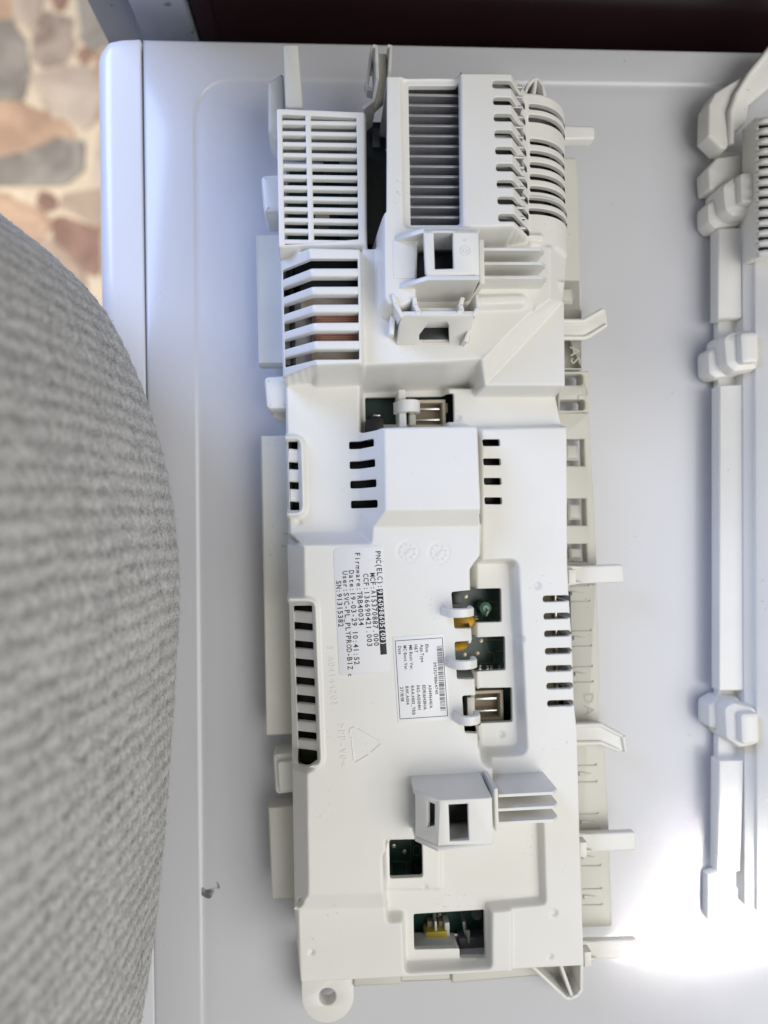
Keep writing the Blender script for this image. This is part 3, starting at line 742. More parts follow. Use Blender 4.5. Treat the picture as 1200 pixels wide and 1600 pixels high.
# right-hand snap arms
def arm(pts, z1, z0, r=0.8, name='snap_arm', b=0.45): return plate(name, pts, z0, z1, b, r, hs, M_COVER)
arm([(868, 195), (929, 197), (930, 217), (868, 218)], 18, 14)
def clip(u0, v0, u1, v1, z):
    o = arm([(u0, v0), (u1, v0-3), (u1+2, v1-3), (u0+2, v1)], z, z-2.2, 0.9)
    for v, dv in ((v0, 1), (v1, -1)):
        A = L(u0-6, v+dv*2, z+1.2); B = L(u0+20, v+dv*2-0.7, z+0.6)
        V, Fc = sweep_vf([A, (A+B)/2, B], [0.75, 0.55, 0.15], 8); pymesh('arm_rib', V, Fc, M_COVER, o)
    V, Fc = box_vf(*sorted((L(u0-8, v0, z)[0], L(u0+3, v0, z)[0])), L(u0, v1-3, z)[1], L(u0, v0+3, z)[1], z-3, z+4.5, 0.3); pymesh('arm_root', V, Fc, M_COVER, o)
clip(889, 885, 974, 913, 16); clip(906, 1303, 993, 1332, 15); clip(913, 1471, 996, 1500, 15)
def bent_arm(line, z0, z1, th, lip, sgn):
    mb = MB()
    P = [np.array(L(u, v, z1)[:2]) for u, v in line]
    off = []
    for i, p in enumerate(P):
        a = P[max(i-1, 0)]; b = P[min(i+1, len(P)-1)]; e = (b-a)/np.linalg.norm(b-a); off.append(np.array([-e[1], e[0]])*sgn)
    A = [tuple(p) for p in P]; B = [tuple(p+o*th) for p, o in zip(P, off)]; C_ = [tuple(p+o*lip) for p, o in zip(P, off)]
    V, Fc = prism_vf(A+B[::-1], z0, z1, 0.3); mb.add(V, Fc)
    V, Fc = prism_vf(A+C_[::-1], z0, z0+2.0, 0.3); mb.add(V, Fc)
    return mb.build('snap_arm', M_COVER, hs, 50)
def flat_arm(pts, z, rims):
    o = arm(pts, z, z-2.4, 0.8)
    for rim in rims:
        q = [L(u, v, z) for u, v in rim]; V, Fc = sweep_vf([p+np.array([0, 0, 0.1]) for p in q], [0.75]*(len(q)-1)+[0.6], 10); pymesh('arm_rib', V, Fc, M_COVER, o, 60)
flat_arm([(868, 500), (910, 500), (938, 482), (947, 483), (950, 508), (920, 529), (868, 530)], 12.5, [[(868, 528), (912, 528), (920, 525), (947, 508)], [(868, 502), (911, 502), (942, 484)]])
flat_arm([(896, 1131), (938, 1129), (974, 1148), (980, 1175), (966, 1174), (938, 1163), (896, 1163)], 13.5, [[(896, 1161), (938, 1160), (966, 1172)], [(896, 1133), (938, 1132), (972, 1150)], [(973, 1150), (977, 1174)]])
# brackets at the far end
plate('bracket_blade', [(441, 69), (466, 68), (474, 168), (446, 168)], 26, 28.5, 0.6, 0.6, hs, M_TRAY)
plate('bracket_cheek', [(418, 128), (443, 112), (447, 215), (432, 222), (419, 205)], 8, 21, 0.8, 0.8, hs, M_TRAY)
fkb = empty('end_fork', (0, 0, 0)); fkb.parent = hs; fkb.matrix_parent_inverse = Matrix.Identity(4)
plate('fork_base', [(585, 83), (604, 83), (606, 150), (584, 170)], 22, 25, 0.4, 0.2, fkb, M_TRAY)
web('prong', [(584, 71), (588, 72), (589, 98), (590, 122), (584, 156), (568, 168)], 16, 30, 0.9, fkb, M_TRAY)
web('prong', [(607, 71), (611, 72), (609, 112), (607, 150)], 16, 30, 0.9, fkb, M_TRAY)
web('prong', [(582, 72), (573, 130), (576, 138), (583, 140)], 20, 24, 0.9, fkb, M_TRAY)

# ---- circuit board and what shows of it
bx0, bx1 = tray_xy[0][0], 0
by = [p[1] for p in tray_xy]; bx = [p[0] for p in tray_xy]
pcb = prism('circuit_board', inset(ccw([(p[0], p[1]) for p in OUT]), 2.0), 8.0, 9.6, M_PCB, hs, 0.1)
ZP = 9.6
def comp(name, u0, v0, u1, v1, ztop, material, z0=ZP, b=0.2, parent=pcb): 
    x = sorted((L(u0, v0, ztop)[0], L(u1, v1, ztop)[0])); y = sorted((L(u0, v0, ztop)[1], L(u1, v1, ztop)[1]))
    V, Fc = box_vf(x[0], x[1], y[0], y[1], z0, ztop, b); return pymesh(name, V, Fc, material, parent)
def socket(name, u0, v0, u1, v1, ztop, material, rows=3, wall=0.9):
    """open-topped connector housing with blades"""
    x = sorted((L(u0, v0, ztop)[0], L(u1, v1, ztop)[0])); y = sorted((L(u0, v0, ztop)[1], L(u1, v1, ztop)[1]))
    out = [(x[0], y[0]), (x[1], y[0]), (x[1], y[1]), (x[0], y[1])]; inn = [(x[0]+wall*1.4, y[0]+wall), (x[1]-wall, y[0]+wall), (x[1]-wall, y[1]-wall), (x[0]+wall*1.4, y[1]-wall)]
    V, Fc = prism_vf(out, ZP, ztop, 0.15, [inn]); o = pymesh(name, V, Fc, material, hs)
    V, Fc = box_vf(x[0]+0.3, x[1]-0.3, y[0]+0.3, y[1]-0.3, ZP, ZP+1.2, 0.1); pymesh('socket_floor', V, Fc, M_TAN, o)
    for k in range(rows):
        yc = y[0]+wall+(y[1]-y[0]-2*wall)*(k+0.5)/rows
        V, Fc = box_vf(x[0]+wall*2, x[1]-wall*1.8, yc-0.28, yc+0.28, ZP, ztop-1.3, 0.1); pymesh('contact_blade', V, Fc, M_TIN, o)
    return o
def pads(pts, z=ZP+0.05):
    for (u, v) in pts:
        p = L(u, v, z); ring = [(p[0]+0.62*math.cos(a), p[1]+0.62*math.sin(a)) for a in np.linspace(0, 2*PI, 14, endpoint=False)]
        mb = MB(); mb.add(*prism_vf(ring, ZP-0.02, ZP+0.12, 0.05)); mb.add(*sweep_vf([(p[0], p[1], ZP), (p[0], p[1], ZP+0.55)], [0.34, 0.2], 8))
        mb.build('solder_pad', M_PAD, pcb)
def trace(pts, wdt=0.3):
    mb = MB()
    for a, b in zip(pts[:-1], pts[1:]):
        A, B = np.array(L(*a, ZP)[:2]), np.array(L(*b, ZP)[:2]); e = (B-A)/max(np.linalg.norm(B-A), 1e-6); nn = np.array([-e[1], e[0]])*wdt/2
        V, Fc = prism_vf([tuple(A-nn-e*wdt/2), tuple(B-nn+e*wdt/2), tuple(B+nn+e*wdt/2), tuple(A+nn-e*wdt/2)], ZP-0.02, ZP+0.04, 0.01); mb.add(V, Fc)
    mb.build('copper_trace', M_TRACE, pcb)
# upper recess
comp('relay_block', 572, 655, 600, 690, 20, M_BLACK); comp('chip', 578, 648, 596, 664, 13, M_BLACK)
V, Fc = box_vf(L(583, 648, 14)[0], L(594, 648, 14)[0], L(583, 650, 14)[1], L(583, 648, 14)[1], 13, 14, 0.05); pymesh('contact_blade', V, Fc, M_TIN, pcb)
socket('connector_socket', 640, 625, 697, 668, 15.5, M_BEIGE, 2)
comp('connector_key', 690, 630, 700, 645, 14.5, M_BEIGE); comp('connector_key', 640, 648, 650, 664, 15.9, M_NYLON)
# slot openings
pads([(728, 932), (733, 1002), (752, 1001), (726, 1023), (746, 1021), (744, 965)])
trace([(733, 1002), (752, 1001)], 0.5); trace([(726, 1023), (746, 1021)], 0.5); trace([(728, 932), (738, 932)], 0.4)
trace([(764, 940), (782, 940)], 0.35); trace([(764, 940), (765, 968), (782, 968)], 0.35); trace([(768, 950), (786, 950)], 0.3)
trace([(760, 1004), (762, 1018), (772, 1021), (773, 1036), (752, 1037)], 0.3); trace([(768, 1000), (788, 1000), (788, 1016), (774, 1018)], 0.35)
for u in (748, 760, 766, 778): comp('chip_resistor', u, 1040, u+4, 1047, 10.2, M_TIN, ZP, 0.05)
V, Fc = sweep_vf([L(757, 958, 11), L(757, 948, 12.5)], [1.5, 1.6], 16); pymesh('resistor', V, Fc, M_GREENRES, pcb)
rp = L(757, 949, 14); V, Fc = sweep_vf([(rp[0], rp[1], 10), (rp[0], rp[1], 15.5), (rp[0], rp[1], 16.4)], [1.75, 1.75, 0.9], 16); r1 = pymesh('resistor', V, Fc, M_GREENRES, pcb)
V, Fc = sweep_vf([(rp[0], rp[1], 16.2), (rp[0]+0.3, rp[1]-0.8, 17.4), (rp[0], rp[1]-2.0, 17), (rp[0]-1.2, rp[1]-3.2, 13), (rp[0]-1.5, rp[1]-3.5, 9.7)], 0.28, 8); pymesh('wire_lead', V, Fc, M_TIN, pcb)
def disc(name, u, v, z, r, th, material):
    p = L(u, v, z); V = []; Fc = []; n = 28
    prof = [(0, 0.0), (0.5, 0.0), (0.85, 0.12), (1.0, 0.5), (0.85, 0.88), (0.5, 1.0), (0, 1.0)]
    path = [(p[0], p[1]-th/2+th*h, p[2]) for q, h in prof]
    V, Fc = [], []
    for (q, h) in prof:
        for k in range(n):
            a = 2*PI*k/n; V.append((p[0]+r*q*math.cos(a), p[1]-th/2+th*h, p[2]+r*q*math.sin(a)))
    for i in range(len(prof)-1):
        for k in range(n): Fc.append((i*n+k, i*n+(k+1) % n, (i+1)*n+(k+1) % n, (i+1)*n+k))
    return pymesh(name, V, Fc, material, pcb, 60)
disc('disc_capacitor', 716, 970, 16, 5.2, 3.6, M_YELLOW); disc('disc_capacitor', 706, 1008, 16, 4.8, 2.6, M_YELLOW)
comp('terminal_block', 706, 924, 722, 944, 12, M_BLACK)
socket('connector_socket', 735, 1080, 787, 1126, 15.0, M_BEIGE, 2); comp('connector_key', 730, 1090, 742, 1120, 15.4, M_NYLON)
# under the comb and the small slots
comp('transformer', 835, 925, 868, 1115, 17, M_TAN); comp('shield_strip', 866, 925, 874, 1115, 18.5, M_TIN); comp('transformer_core', 876, 925, 896, 1115, 15, M_BLACK)
comp('relay_block', 545, 684, 606, 800, 15, M_BLACK); comp('relay_block', 745, 684, 800, 800, 18, M_BLACK); comp('relay_block', 455, 690, 475, 800, 13, M_BLACK)
comp('relay_block', 462, 946, 505, 1165, 14, M_BLACK); comp('film_capacitor', 470, 1172, 510, 1190, 14, M_TRACE)
# lower openings
pads([(615, 1322), (632, 1331)]); trace([(608, 1346), (642, 1346), (642, 1318)]); trace([(612, 1368), (612, 1352)]); trace([(635, 1346), (635, 1362)]); trace([(646, 1322), (656, 1322), (656, 1336), (646, 1336), (646, 1322)])
comp('relay_block', 645, 1352, 664, 1380, 13, M_BLACK)
cs = comp('connector_base', 662, 1476, 706, 1486, 13.5, M_NYLON); comp('connector_bridge', 666, 1457, 699, 1472, 14.5, M_OLIVE)
comp('contact_blade', 668, 1440, 678, 1470, 12, M_TAN); comp('contact_blade', 686, 1440, 694, 1470, 12, M_TAN); comp('guide_post', 679, 1440, 683, 1462, 14, M_NYLON); comp('guide_post', 695, 1442, 703, 1470, 14, M_NYLON); comp('guide_post', 664, 1458, 667, 1474, 14, M_NYLON)
V, Fc = text_vf('CL_39', L(676, 1432, ZP+0.02), L(690, 1431.5, ZP+0.02), (0, 1, 0), 0.9, False); pymesh('silkscreen', V, Fc, M_NYLON, pcb)
sp = MB()
pts = [L(722, 1427, 14), L(725, 1440, 17), L(727, 1455, 16), L(733, 1466, 12)]
V, Fc = sweep_vf(pts, [0.6, 0.5, 0.5, 0.8], 8); sp.add(V, Fc); V, Fc = panel_vf([L(728, 1452, 18), L(734, 1452, 18), L(734, 1472, 14), L(731, 1472, 14)], 0.4); sp.add(V, Fc)
sp.build('blade_terminal', M_TIN, pcb)
V, Fc = sweep_vf([L(745, 1428, 12), L(745, 1428, 18)], 1.6, 18); pymesh('electrolytic_capacitor', V, Fc, M_BLACK, pcb)
plate('connector_shelf', [(642, 1482), (717, 1482), (717, 1503), (642, 1505)], 12, 20.3, 0.4, 0.5, hs, M_COVER)
comp('relay_block', 718, 1466, 762, 1490, 14, mat('grey_plastic', (0.10, 0.10, 0.10), 0.5))
# notch between grille and heat sink
comp('ferrite_core', 560, 190, 606, 382, 14, mat('ferrite_black', (0.014, 0.018, 0.016), 0.5, noise=(900, 0.6))); comp('chip', 582, 200, 594, 230, 16, mat('chip_grey', (0.06, 0.07, 0.07), 0.5))
# choke coil under the second grille
comp('choke_cheek', 470, 462, 570, 482, 33, M_TAN); ck = comp('choke_cheek', 486, 540, 575, 566, 33, M_TAN); comp('choke_core', 440, 462, 492, 570, 24, M_ALU); comp('choke_foot', 450, 408, 462, 570, 26, M_BLACK)
comp('black_capacitor', 468, 396, 575, 452, 30, M_BLACK)
wd_ = MB()
for k in range(19):
    v = 483+k*3.1; A, B = L(497, v, 33), L(566, v, 33)
    V, Fc = sweep_vf([(A[0]-1.6, A[1], 26), (A[0]-1.2, A[1], 30), (A[0]-0.3, A[1], 32.2), A+np.array([0.8, 0, 0]), B], 0.30, 8); wd_.add(V, Fc)
wd_.build('copper_winding', M_COPPER, pcb)
# pieces under grille 1
for k, (u, v, s) in enumerate(((470, 205, 12), (505, 240, 16), (530, 300, 14), (468, 320, 12), (515, 345, 10))): comp('filter_capacitor', u, v, u+s*1.6, v+s*2, 16, M_BLACK if k % 2 else M_PCB)
comp('fuse_holder', 492, 330, 515, 345, 20, M_BEIGE)

# ---- heat sink
sink = empty('heat_sink'); sink.parent = hs
fx0, fx1 = L(628, 250, 40)[0], L(815, 250, 40)[0]
V, Fc = box_vf(fx0, fx1, L(700, 372, 30)[1], L(700, 120, 40)[1], 10, 20, 0.3); pymesh('sink_base', V, Fc, M_ALU, sink)
fin_mesh = None
for k in range(15):
    v = 133+15.85*k; y = L(690, v, 42.6)[1]
    if fin_mesh is None:
        V, Fc = box_vf(fx0, fx1, -0.36, 0.36, 19.5, 42.6, 0.15); o = pymesh('fin', V, Fc, M_ALU, sink); fin_mesh = o.data
    else: o = link('fin', fin_mesh, sink)
    o.location = (0, y*MM, 0)
comp('slot_dark_box', 822, 165, 862, 345, 17, M_BLACK)  # black box added beneath the barrel to darken its slots
comp('insulator_frame', 720, 112, 726, 362, 43, M_BLACK, 36, 0.1)

# ---- cable blocks on top
def seg(*pts): return [L(*p) for p in pts]
def block_part(name, parts, parent):
    mb = MB()
    for V, Fc in parts: mb.add(V, Fc)
    return mb.build(name, M_COVER, parent, 50)
def wall(A, B, zb, th, flip=False, draft=(0, 0)):
    """upright wall whose outer top edge runs A-B and drops to zb; draft = plan shift of the foot"""
    A = np.array(A); B = np.array(B); A2 = A.copy(); B2 = B.copy(); A2[2] = B2[2] = zb; A2[:2] += draft; B2[:2] += draft
    return panel_vf([A, B, B2, A2], th, flip=flip, b=0.2)
# upper block
Z1 = 52.0
b1 = empty('cable_block'); b1.parent = hs
a, b, c, d = seg((660, 356, Z1), (748, 356, Z1), (749, 429, Z1), (668, 430.5, Z1))
win1 = seg((677.5, 362.5, Z1), (708, 362, Z1), (709.5, 419.5, Z1), (679.5, 420.5, Z1))
notch = seg((660, 356, Z1), (748, 356, Z1), (749, 429, Z1), (668, 430.5, Z1), (665, 425, Z1), (662.5, 368, Z1))
block_part('block_top', [panel_vf([notch[0], notch[1], notch[2], notch[3], notch[4], notch[5]][::-1], 1.5, [rnd([(0, 0), (1, 0), (1, 1), (0, 1)], 0) and win1], flip=False)], b1)
tl, bl = L(618, 386, 46.5), L(620, 448, 44.0)
up_w = [L(660, 356, Z1), L(748, 356, Z1), np.array([L(748, 356, Z1)[0], L(748, 356, Z1)[1], 40]), np.array([L(618, 386, 46)[0], L(660, 356, Z1)[1], 40]), np.array([L(618, 386, 46)[0], L(660, 356, Z1)[1], 46.4])]
y_up = up_w[0][1]; up_w = [np.array([p[0], y_up, p[2]]) for p in up_w]
block_part('block_wall', [panel_vf(up_w, 1.2)], b1)
yl = L(705, 430, Z1)[1]
lo_w = [np.array([L(668, 430, Z1)[0], yl, Z1]), np.array([L(749, 429, Z1)[0], yl, Z1]), np.array([L(752, 429, Z1)[0], yl-1.0, 35]), np.array([L(618, 447, 45)[0], yl-1.0, 35]), np.array([L(618, 447, 45)[0], yl, 45.2])]
block_part('block_wall', [panel_vf([np.array([p[0], yl-0.06*(Z1-p[2]), p[2]]) for p in lo_w], 1.2)], b1)
rx = L(749, 400, Z1)[0]
block_part('block_wall', [panel_vf([np.array([rx, y_up, Z1-0.1]), np.array([rx, yl, Z1-0.1]), np.array([rx, yl, 36]), np.array([rx, y_up, 36])], 1.2)], b1)
fl_a, fl_b = L(752.5, 374, 50.5), L(753.5, 444, 50.5)
V, Fc = prism_vf([(fl_a[0]-0.6, fl_a[1]), (fl_a[0]+0.6, fl_a[1]), (fl_b[0]+0.7, fl_b[1]), (fl_b[0]-0.6, fl_b[1])], 35, 50.5, 0.25); pymesh('block_flange', V, Fc, M_COVER, b1)
lx = L(647, 400, 46)[0]
V, Fc = box_vf(lx-5.4, lx+0.2, yl+1.0, y_up-1.0, 44, 46.2, 0.2); pymesh('block_floor', V, Fc, M_COVER, b1)
V, Fc = box_vf(lx+0.4, rx-1.3, yl+1.25, y_up-1.3, 24, 38, 0.2); pymesh('connector', V, Fc, M_BLACK, b1)
sc = L(727, 392, Z1); ring = MB()
for r0, zz in ((1.15, 0.10), (0.45, 0.16)):
    pts = [(sc[0]+r0*math.cos(a), sc[1]+r0*math.sin(a), Z1+zz*0.3) for a in np.linspace(0, 2*PI, 25)]
    V, Fc = sweep_vf(pts, 0.17, 6); ring.add(V, Fc)
ring.build('ejector_mark', M_COVER, b1)
def fins(parts, name='cable_fin'):
    for (u0, v0, u1, v1, zt, zf) in parts:
        A, B = L(u0, v0, zt), L(u1, v1, zt); y0_ = (A[1]+B[1])/2
        pts = [np.array([A[0], y0_, zt]), np.array([B[0]-1.6, y0_, zt]), np.array([B[0], y0_, zt-2.2]), np.array([B[0], y0_, zf]), np.array([A[0], y0_, zf])]
        V, Fc = panel_vf([p+np.array([0, 0.4, 0]) for p in pts], 0.8, b=0.2); pymesh(name, V, Fc, M_COVER, cover)
fins([(756, 388.5, 854, 390, 45, 35), (757, 411, 856, 411.5, 45, 35), (757, 433, 858, 433.5, 45, 35)])
# middle socket block
Z2 = 47.0
b2 = empty('cable_socket'); b2.parent = hs
yw = L(685, 493, Z2)[1]; xl_, xr_ = L(628, 493, Z2)[0], L(741, 491, Z2)[0]
foot = yw-5.2
face = [np.array([xl_, yw, Z2]), np.array([xl_-0.6, foot, 35.5]), np.array([xr_+0.6, foot, 35.5]), np.array([xr_, yw, Z2])]
def onface(u, v):
    o = R_H.T @ (c_pos-H_ORG); dd = R_H.T @ ray(u, v); nrm = np.cross(face[1]-face[0], face[2]-face[0]); t = ((face[0]-o)@nrm)/(dd@nrm); return o+dd*t
wn = [onface(*q) for q in ((671, 503), (697, 503), (701, 508), (702, 537), (655, 538), (655, 524))]
block_part('socket_face', [panel_vf(face, 1.3, [wn])], b2)
for pts in ([(628, 493), (618, 474), (615, 462)], [(652, 491), (654, 486), (649, 476), (648, 466)], [(716, 490), (722, 484), (720, 476), (723, 466)], [(741, 492), (748, 480), (746, 462)]):
    web('socket_rib', pts, 35, Z2, 1.1, b2)
web('socket_buttress', [(616, 475), (612, 520)], 35, 40, 1.3, b2); web('socket_buttress', [(742, 493), (728, 532)], 35, 41.5, 1.0, b2)
V, Fc = box_vf(xl_+2, xr_-2, foot+1.6, yw-0.65, 24, 36.8, 0.1); pymesh('connector', V, Fc, M_BLACK, b2)
V, Fc = box_vf(xl_+3, xr_-3, yw-0.6, yw+3.0, 24, 43, 0.1); pymesh('connector_shroud', V, Fc, M_COVER, b2)
# lower block
Z3 = 46.0
b3 = empty('cable_block'); b3.parent = hs
tA, tB, tC, tD = seg((687, 1250, Z3), (769, 1247, Z3), (771, 1319, Z3), (684, 1322, Z3))
w3 = seg((701, 1257, Z3), (731.5, 1255.5, Z3), (733, 1313, Z3), (703, 1315, Z3))
block_part('block_top', [panel_vf([tD, tC, tB, tA], 1.5, [rnd3 for rnd3 in [w3]])], b3)
yu, yd = (tA[1]+tB[1])/2, (tC[1]+tD[1])/2
fx = L(646, 1228, 38)[0]
uw = [np.array([fx, yu, 39.2]), np.array([tA[0], yu, Z3]), np.array([tB[0], yu, Z3]), np.array([tB[0], yu, 30]), np.array([fx, yu, 30])]
block_part('block_wall', [panel_vf([np.array([p[0], yu+0.09*(Z3-p[2]), p[2]]) for p in uw], 1.2)], b3)
dw = [np.array([fx, yd, 39.2]), np.array([tD[0], yd, Z3]), np.array([tC[0], yd, Z3]), np.array([tC[0], yd, 20]), np.array([fx, yd, 20])]
block_part('block_wall', [panel_vf([np.array([p[0], yd, p[2]]) for p in dw], 1.2)], b3)
xr3 = tB[0]
block_part('block_wall', [panel_vf([np.array([xr3, yu, Z3-0.1]), np.array([xr3, yd, Z3-0.1]), np.array([xr3, yd, 28]), np.array([xr3, yu, 28])], 1.2)], b3)
sl = [np.array([tA[0], yu, Z3]), np.array([fx, yu, 39.2]), np.array([fx, yd, 39.2]), np.array([tD[0], yd, Z3])]
def onpl(face, u, v):
    o = R_H.T @ (c_pos-H_ORG); dd = R_H.T @ ray(u, v); nrm = np.cross(face[1]-face[0], face[2]-face[0]); t = ((face[0]-o)@nrm)/(dd@nrm); return o+dd*t
block_part('block_slope', [panel_vf(sl, 1.2, [[onpl(sl, *q) for q in ((666, 1252), (679, 1257), (679, 1290), (667, 1293))]])], b3)
fa, fb = L(775, 1232, 44), L(777, 1299, 44)
V, Fc = prism_vf([(fa[0]-0.5, fa[1]), (fa[0]+0.5, fa[1]), (fb[0]+0.5, fb[1]), (fb[0]-0.5, fb[1])], 24, 44, 0.25); pymesh('block_flange', V, Fc, M_COVER, b3)
V, Fc = box_vf(fx+1.3, xr3-1.3, yd+1.25, yu-1.3, 15, 34, 0.2); pymesh('connector', V, Fc, M_BLACK, b3)
fins([(779, 1243, 874, 1239, 40, 24), (779, 1265, 875, 1261, 40, 24), (779, 1286, 875, 1282, 40, 20)])

# ---- cable hooks
def hook(u0, u1, v, z0, zt, wdt, tail):
    A, B = L(u0, v, z0), L(u1, v, zt); y = L((u0+u1)/2, v, zt)[1]
    x0_, x1_ = A[0], B[0]; s = x1_-x0_
    path = [(x0_-0.4, y, z0-0.6), (x0_, y, z0+1.5), (x0_+s*0.12, y, zt-1.0), (x0_+s*0.3, y, zt), (x0_+s*0.55, y, zt+0.2), (x0_+s*0.8, y, zt-0.3), (x0_+s*0.97, y, zt-1.6), (x1_+0.1, y, zt-3.2-tail)]
    q = []
    for i in range(len(path)-1):
        for t in (0, 0.5): q.append(tuple(np.array(path[i])*(1-t)+np.array(path[i+1])*t))
    q.append(path[-1]); V, Fc = strap_vf(q, wdt, 1.5); pymesh('cable_hook', V, Fc, M_COVER, cover, 60)
hook(695, 739, 958, 31, 36.0, 2.6, 2.0); hook(702, 744, 1039, 31, 36.0, 2.7, 2.0); hook(713, 749, 1126, 31, 36.0, 2.8, 2.0)
hook(621, 654, 634, 20, 25.0, 3.8, 1.0)
web('hook_post', [(628, 612), (630, 664)], 11, 23, 2.0, cover)

# ---- paper labels
ZL = 31.0
def label_pt(u, v, dz=0.0): return L(u, v, ZL+dz)
P = rnd([tuple(label_pt(u, v)[:2]) for u, v in ((520.5, 857), (598.5, 852), (610.5, 1050), (530.5, 1058))], 1.5, 5)
lab1 = prism('paper_label', P, ZL-0.3, ZL+0.16, M_LABEL, hs, 0.03); lab1['label'] = 'greyish paper label with dot matrix lines and one inverse block'
lines1 = [('PNC(ELC):', (586.5, 861), (591.0, 920), 0), ('MCF:A15370887.000', (578, 895), (584.5, 1010), 0), ('CCF:136690421.003', (567.5, 896), (574, 1011), 0), ('Firmware:TRB40034', (554.5, 863), (561, 978), 0),
          ('Date:19-03-29 10:41:52', (545, 891), (554, 1039.5), 0), ('User:SVC-PL_PLYPROD-BIZ', (535, 892), (543.5, 1047), 0), ('SN:91315382', (525, 907), (529, 980.5), 0), ('c', (544, 1052), (544.4, 1058), 0)]
mb = MB()
for s, p0, p1, _ in lines1:
    V, Fc = text_vf(s, label_pt(*p0, 0.19), label_pt(*p1, 0.19), (1, 0, 0), 1.40 if s != 'c' else 1.2); mb.add(V, Fc)
V, Fc = prism_vf([tuple(label_pt(u, v)[:2]) for u, v in ((588, 921), (598, 920), (604.5, 1022), (594.5, 1023))], ZL+0.1, ZL+0.185, 0.01); mb.add(V, Fc)
mb.build('printed_text', M_INK, lab1)
V, Fc = text_vf('916098605(00)', label_pt(590.0, 921.5, 0.215), label_pt(596.0, 1008, 0.215), (1, 0, 0), 1.32); pymesh('inverse_text', V, Fc, M_LABEL2, lab1)
P = [tuple(label_pt(u, v)[:2]) for u, v in ((613.5, 996), (693, 990), (703.5, 1124), (622, 1130))]
lab2 = prism('paper_label', P, ZL-0.3, ZL+0.16, M_LABEL2, hs, 0.02); lab2['label'] = 'white paper label with thin black border and barcode'
mb = MB()
bq = [label_pt(u, v, 0.19) for u, v in ((617.5, 1001.5), (691, 996.5), (699.5, 1118.5), (625, 1123.5))]
for i in range(4):
    A, B = bq[i][:2], bq[(i+1) % 4][:2]; e = (B-A)/np.linalg.norm(B-A); nn = np.array([-e[1], e[0]])*0.08
    V, Fc = prism_vf([tuple(A-nn-e*0.08), tuple(B-nn+e*0.08), tuple(B+nn+e*0.08), tuple(A+nn-e*0.08)], ZL+0.1, ZL+0.185+0.001*i, 0.005); mb.add(V, Fc)
bc0, bc1 = label_pt(682.2, 1009.5)[:2], label_pt(688.0, 1110.5)[:2]; e = (bc1-bc0)/np.linalg.norm(bc1-bc0); up2 = np.array([-e[1], e[0]]); ln = np.linalg.norm(bc1-bc0)
rb = random.Random(4); x = 0
while x < ln-0.2:
    wbar = rb.choice((0.11, 0.11, 0.2, 0.3)); A = bc0+e*x; B = bc0+e*min(x+wbar, ln)
    V, Fc = prism_vf([tuple(A), tuple(B), tuple(B+up2*1.45), tuple(A+up2*1.45)], ZL+0.1, ZL+0.185, 0.004); mb.add(V, Fc)
    x += wbar+rb.choice((0.11, 0.11, 0.2, 0.28))
def pz(x, y): return (500+x/5.333, 840+y/5.333)
for s, (xa_, ya_), (xb_, yb_), cap in (('092327111864740', (945, 1040), (962, 1310), 0.80), ('Elux', (878, 890), (882, 962), 0.86), ('App.Type', (835, 892), (843, 1042), 0.86), ('H&T', (786, 893), (790, 962), 0.86),
        ('MB Boot Ver.', (742, 897), (753, 1108), 0.86), ('MC Boot Ver.', (694, 900), (706, 1110), 0.86), ('Date', (651, 905), (655, 975), 0.86),
        ('A04496441/A', (903, 1228), (914, 1425), 0.86), ('EDR16H31HA', (853, 1230), (864, 1440), 0.86), ('062-A15014H', (805, 1230), (817, 1437), 0.86), ('BAA.H013_TRB', (758, 1235), (770, 1480), 0.86), ('BAK.A004', (712, 1240), (720, 1395), 0.86), ('27/11/18', (667, 1245), (675, 1370), 0.86)):
    V, Fc = text_vf(s, label_pt(*pz(xa_, ya_), 0.19), label_pt(*pz(xb_, yb_), 0.19), (1, 0, 0), cap, False); mb.add(V, Fc)
mb.build('printed_text', M_INK, lab2)
# moulded marks on the cover
def raise_text(s, p0, p1, cap):
    V, Fc = text_vf(s, L(*p0, ZL+0.14), L(*p1, ZL+0.14), (1, 0, 0), cap, True)
    n = len(V); V2 = V+[(x, y, z-0.2) for x, y, z in V]; Fs = list(Fc)
    ed = {}
    for f in Fc:
        for i in range(len(f)):
            k = (f[i], f[(i+1) % len(f)]); ed[k] = ed.get(k, 0)+1
    for (i, j) in ed:
        if (j, i) not in ed: Fs.append((j, i, i+n, j+n))
    pymesh('moulded_text', V2, Fs, M_COVER, cover)
raise_text('3 A04144203', (512, 1009), (519, 1104), 1.7); raise_text('>PP-V0<', (528, 1131), (533, 1199), 1.8)
mb = MB()
for a, b in (((546, 1146), (548, 1138)), ((548, 1138), (554, 1136)), ((560, 1139), (594, 1158)), ((595, 1162), (580, 1176)), ((576, 1179), (556, 1191)), ((553, 1188), (549, 1152))):
    V, Fc = sweep_vf([L(*a, ZL), L(*b, ZL)], 0.2, 6); mb.add(V, Fc)
mb.build('recycling_mark', M_COVER, cover)
for u, v in ((637, 862), (686, 864)):
    mb = MB(); c0 = L(u, v, ZL)
    for k in range(9):
        a = k*2*PI/9+0.3; r0, r1 = 1.75, 2.35
        V, Fc = sweep_vf([(c0[0]+r0*math.cos(a), c0[1]+r0*math.sin(a), ZL), (c0[0]+r1*math.cos(a+0.12), c0[1]+r1*math.sin(a+0.12), ZL)], 0.15, 6); mb.add(V, Fc)
    V, Fc = sweep_vf([(c0[0]-0.9, c0[1]-0.9, ZL), (c0[0]+0.9, c0[1]+0.9, ZL)], 0.2, 6); mb.add(V, Fc)
    mb.build('date_wheel', M_COVER, cover)

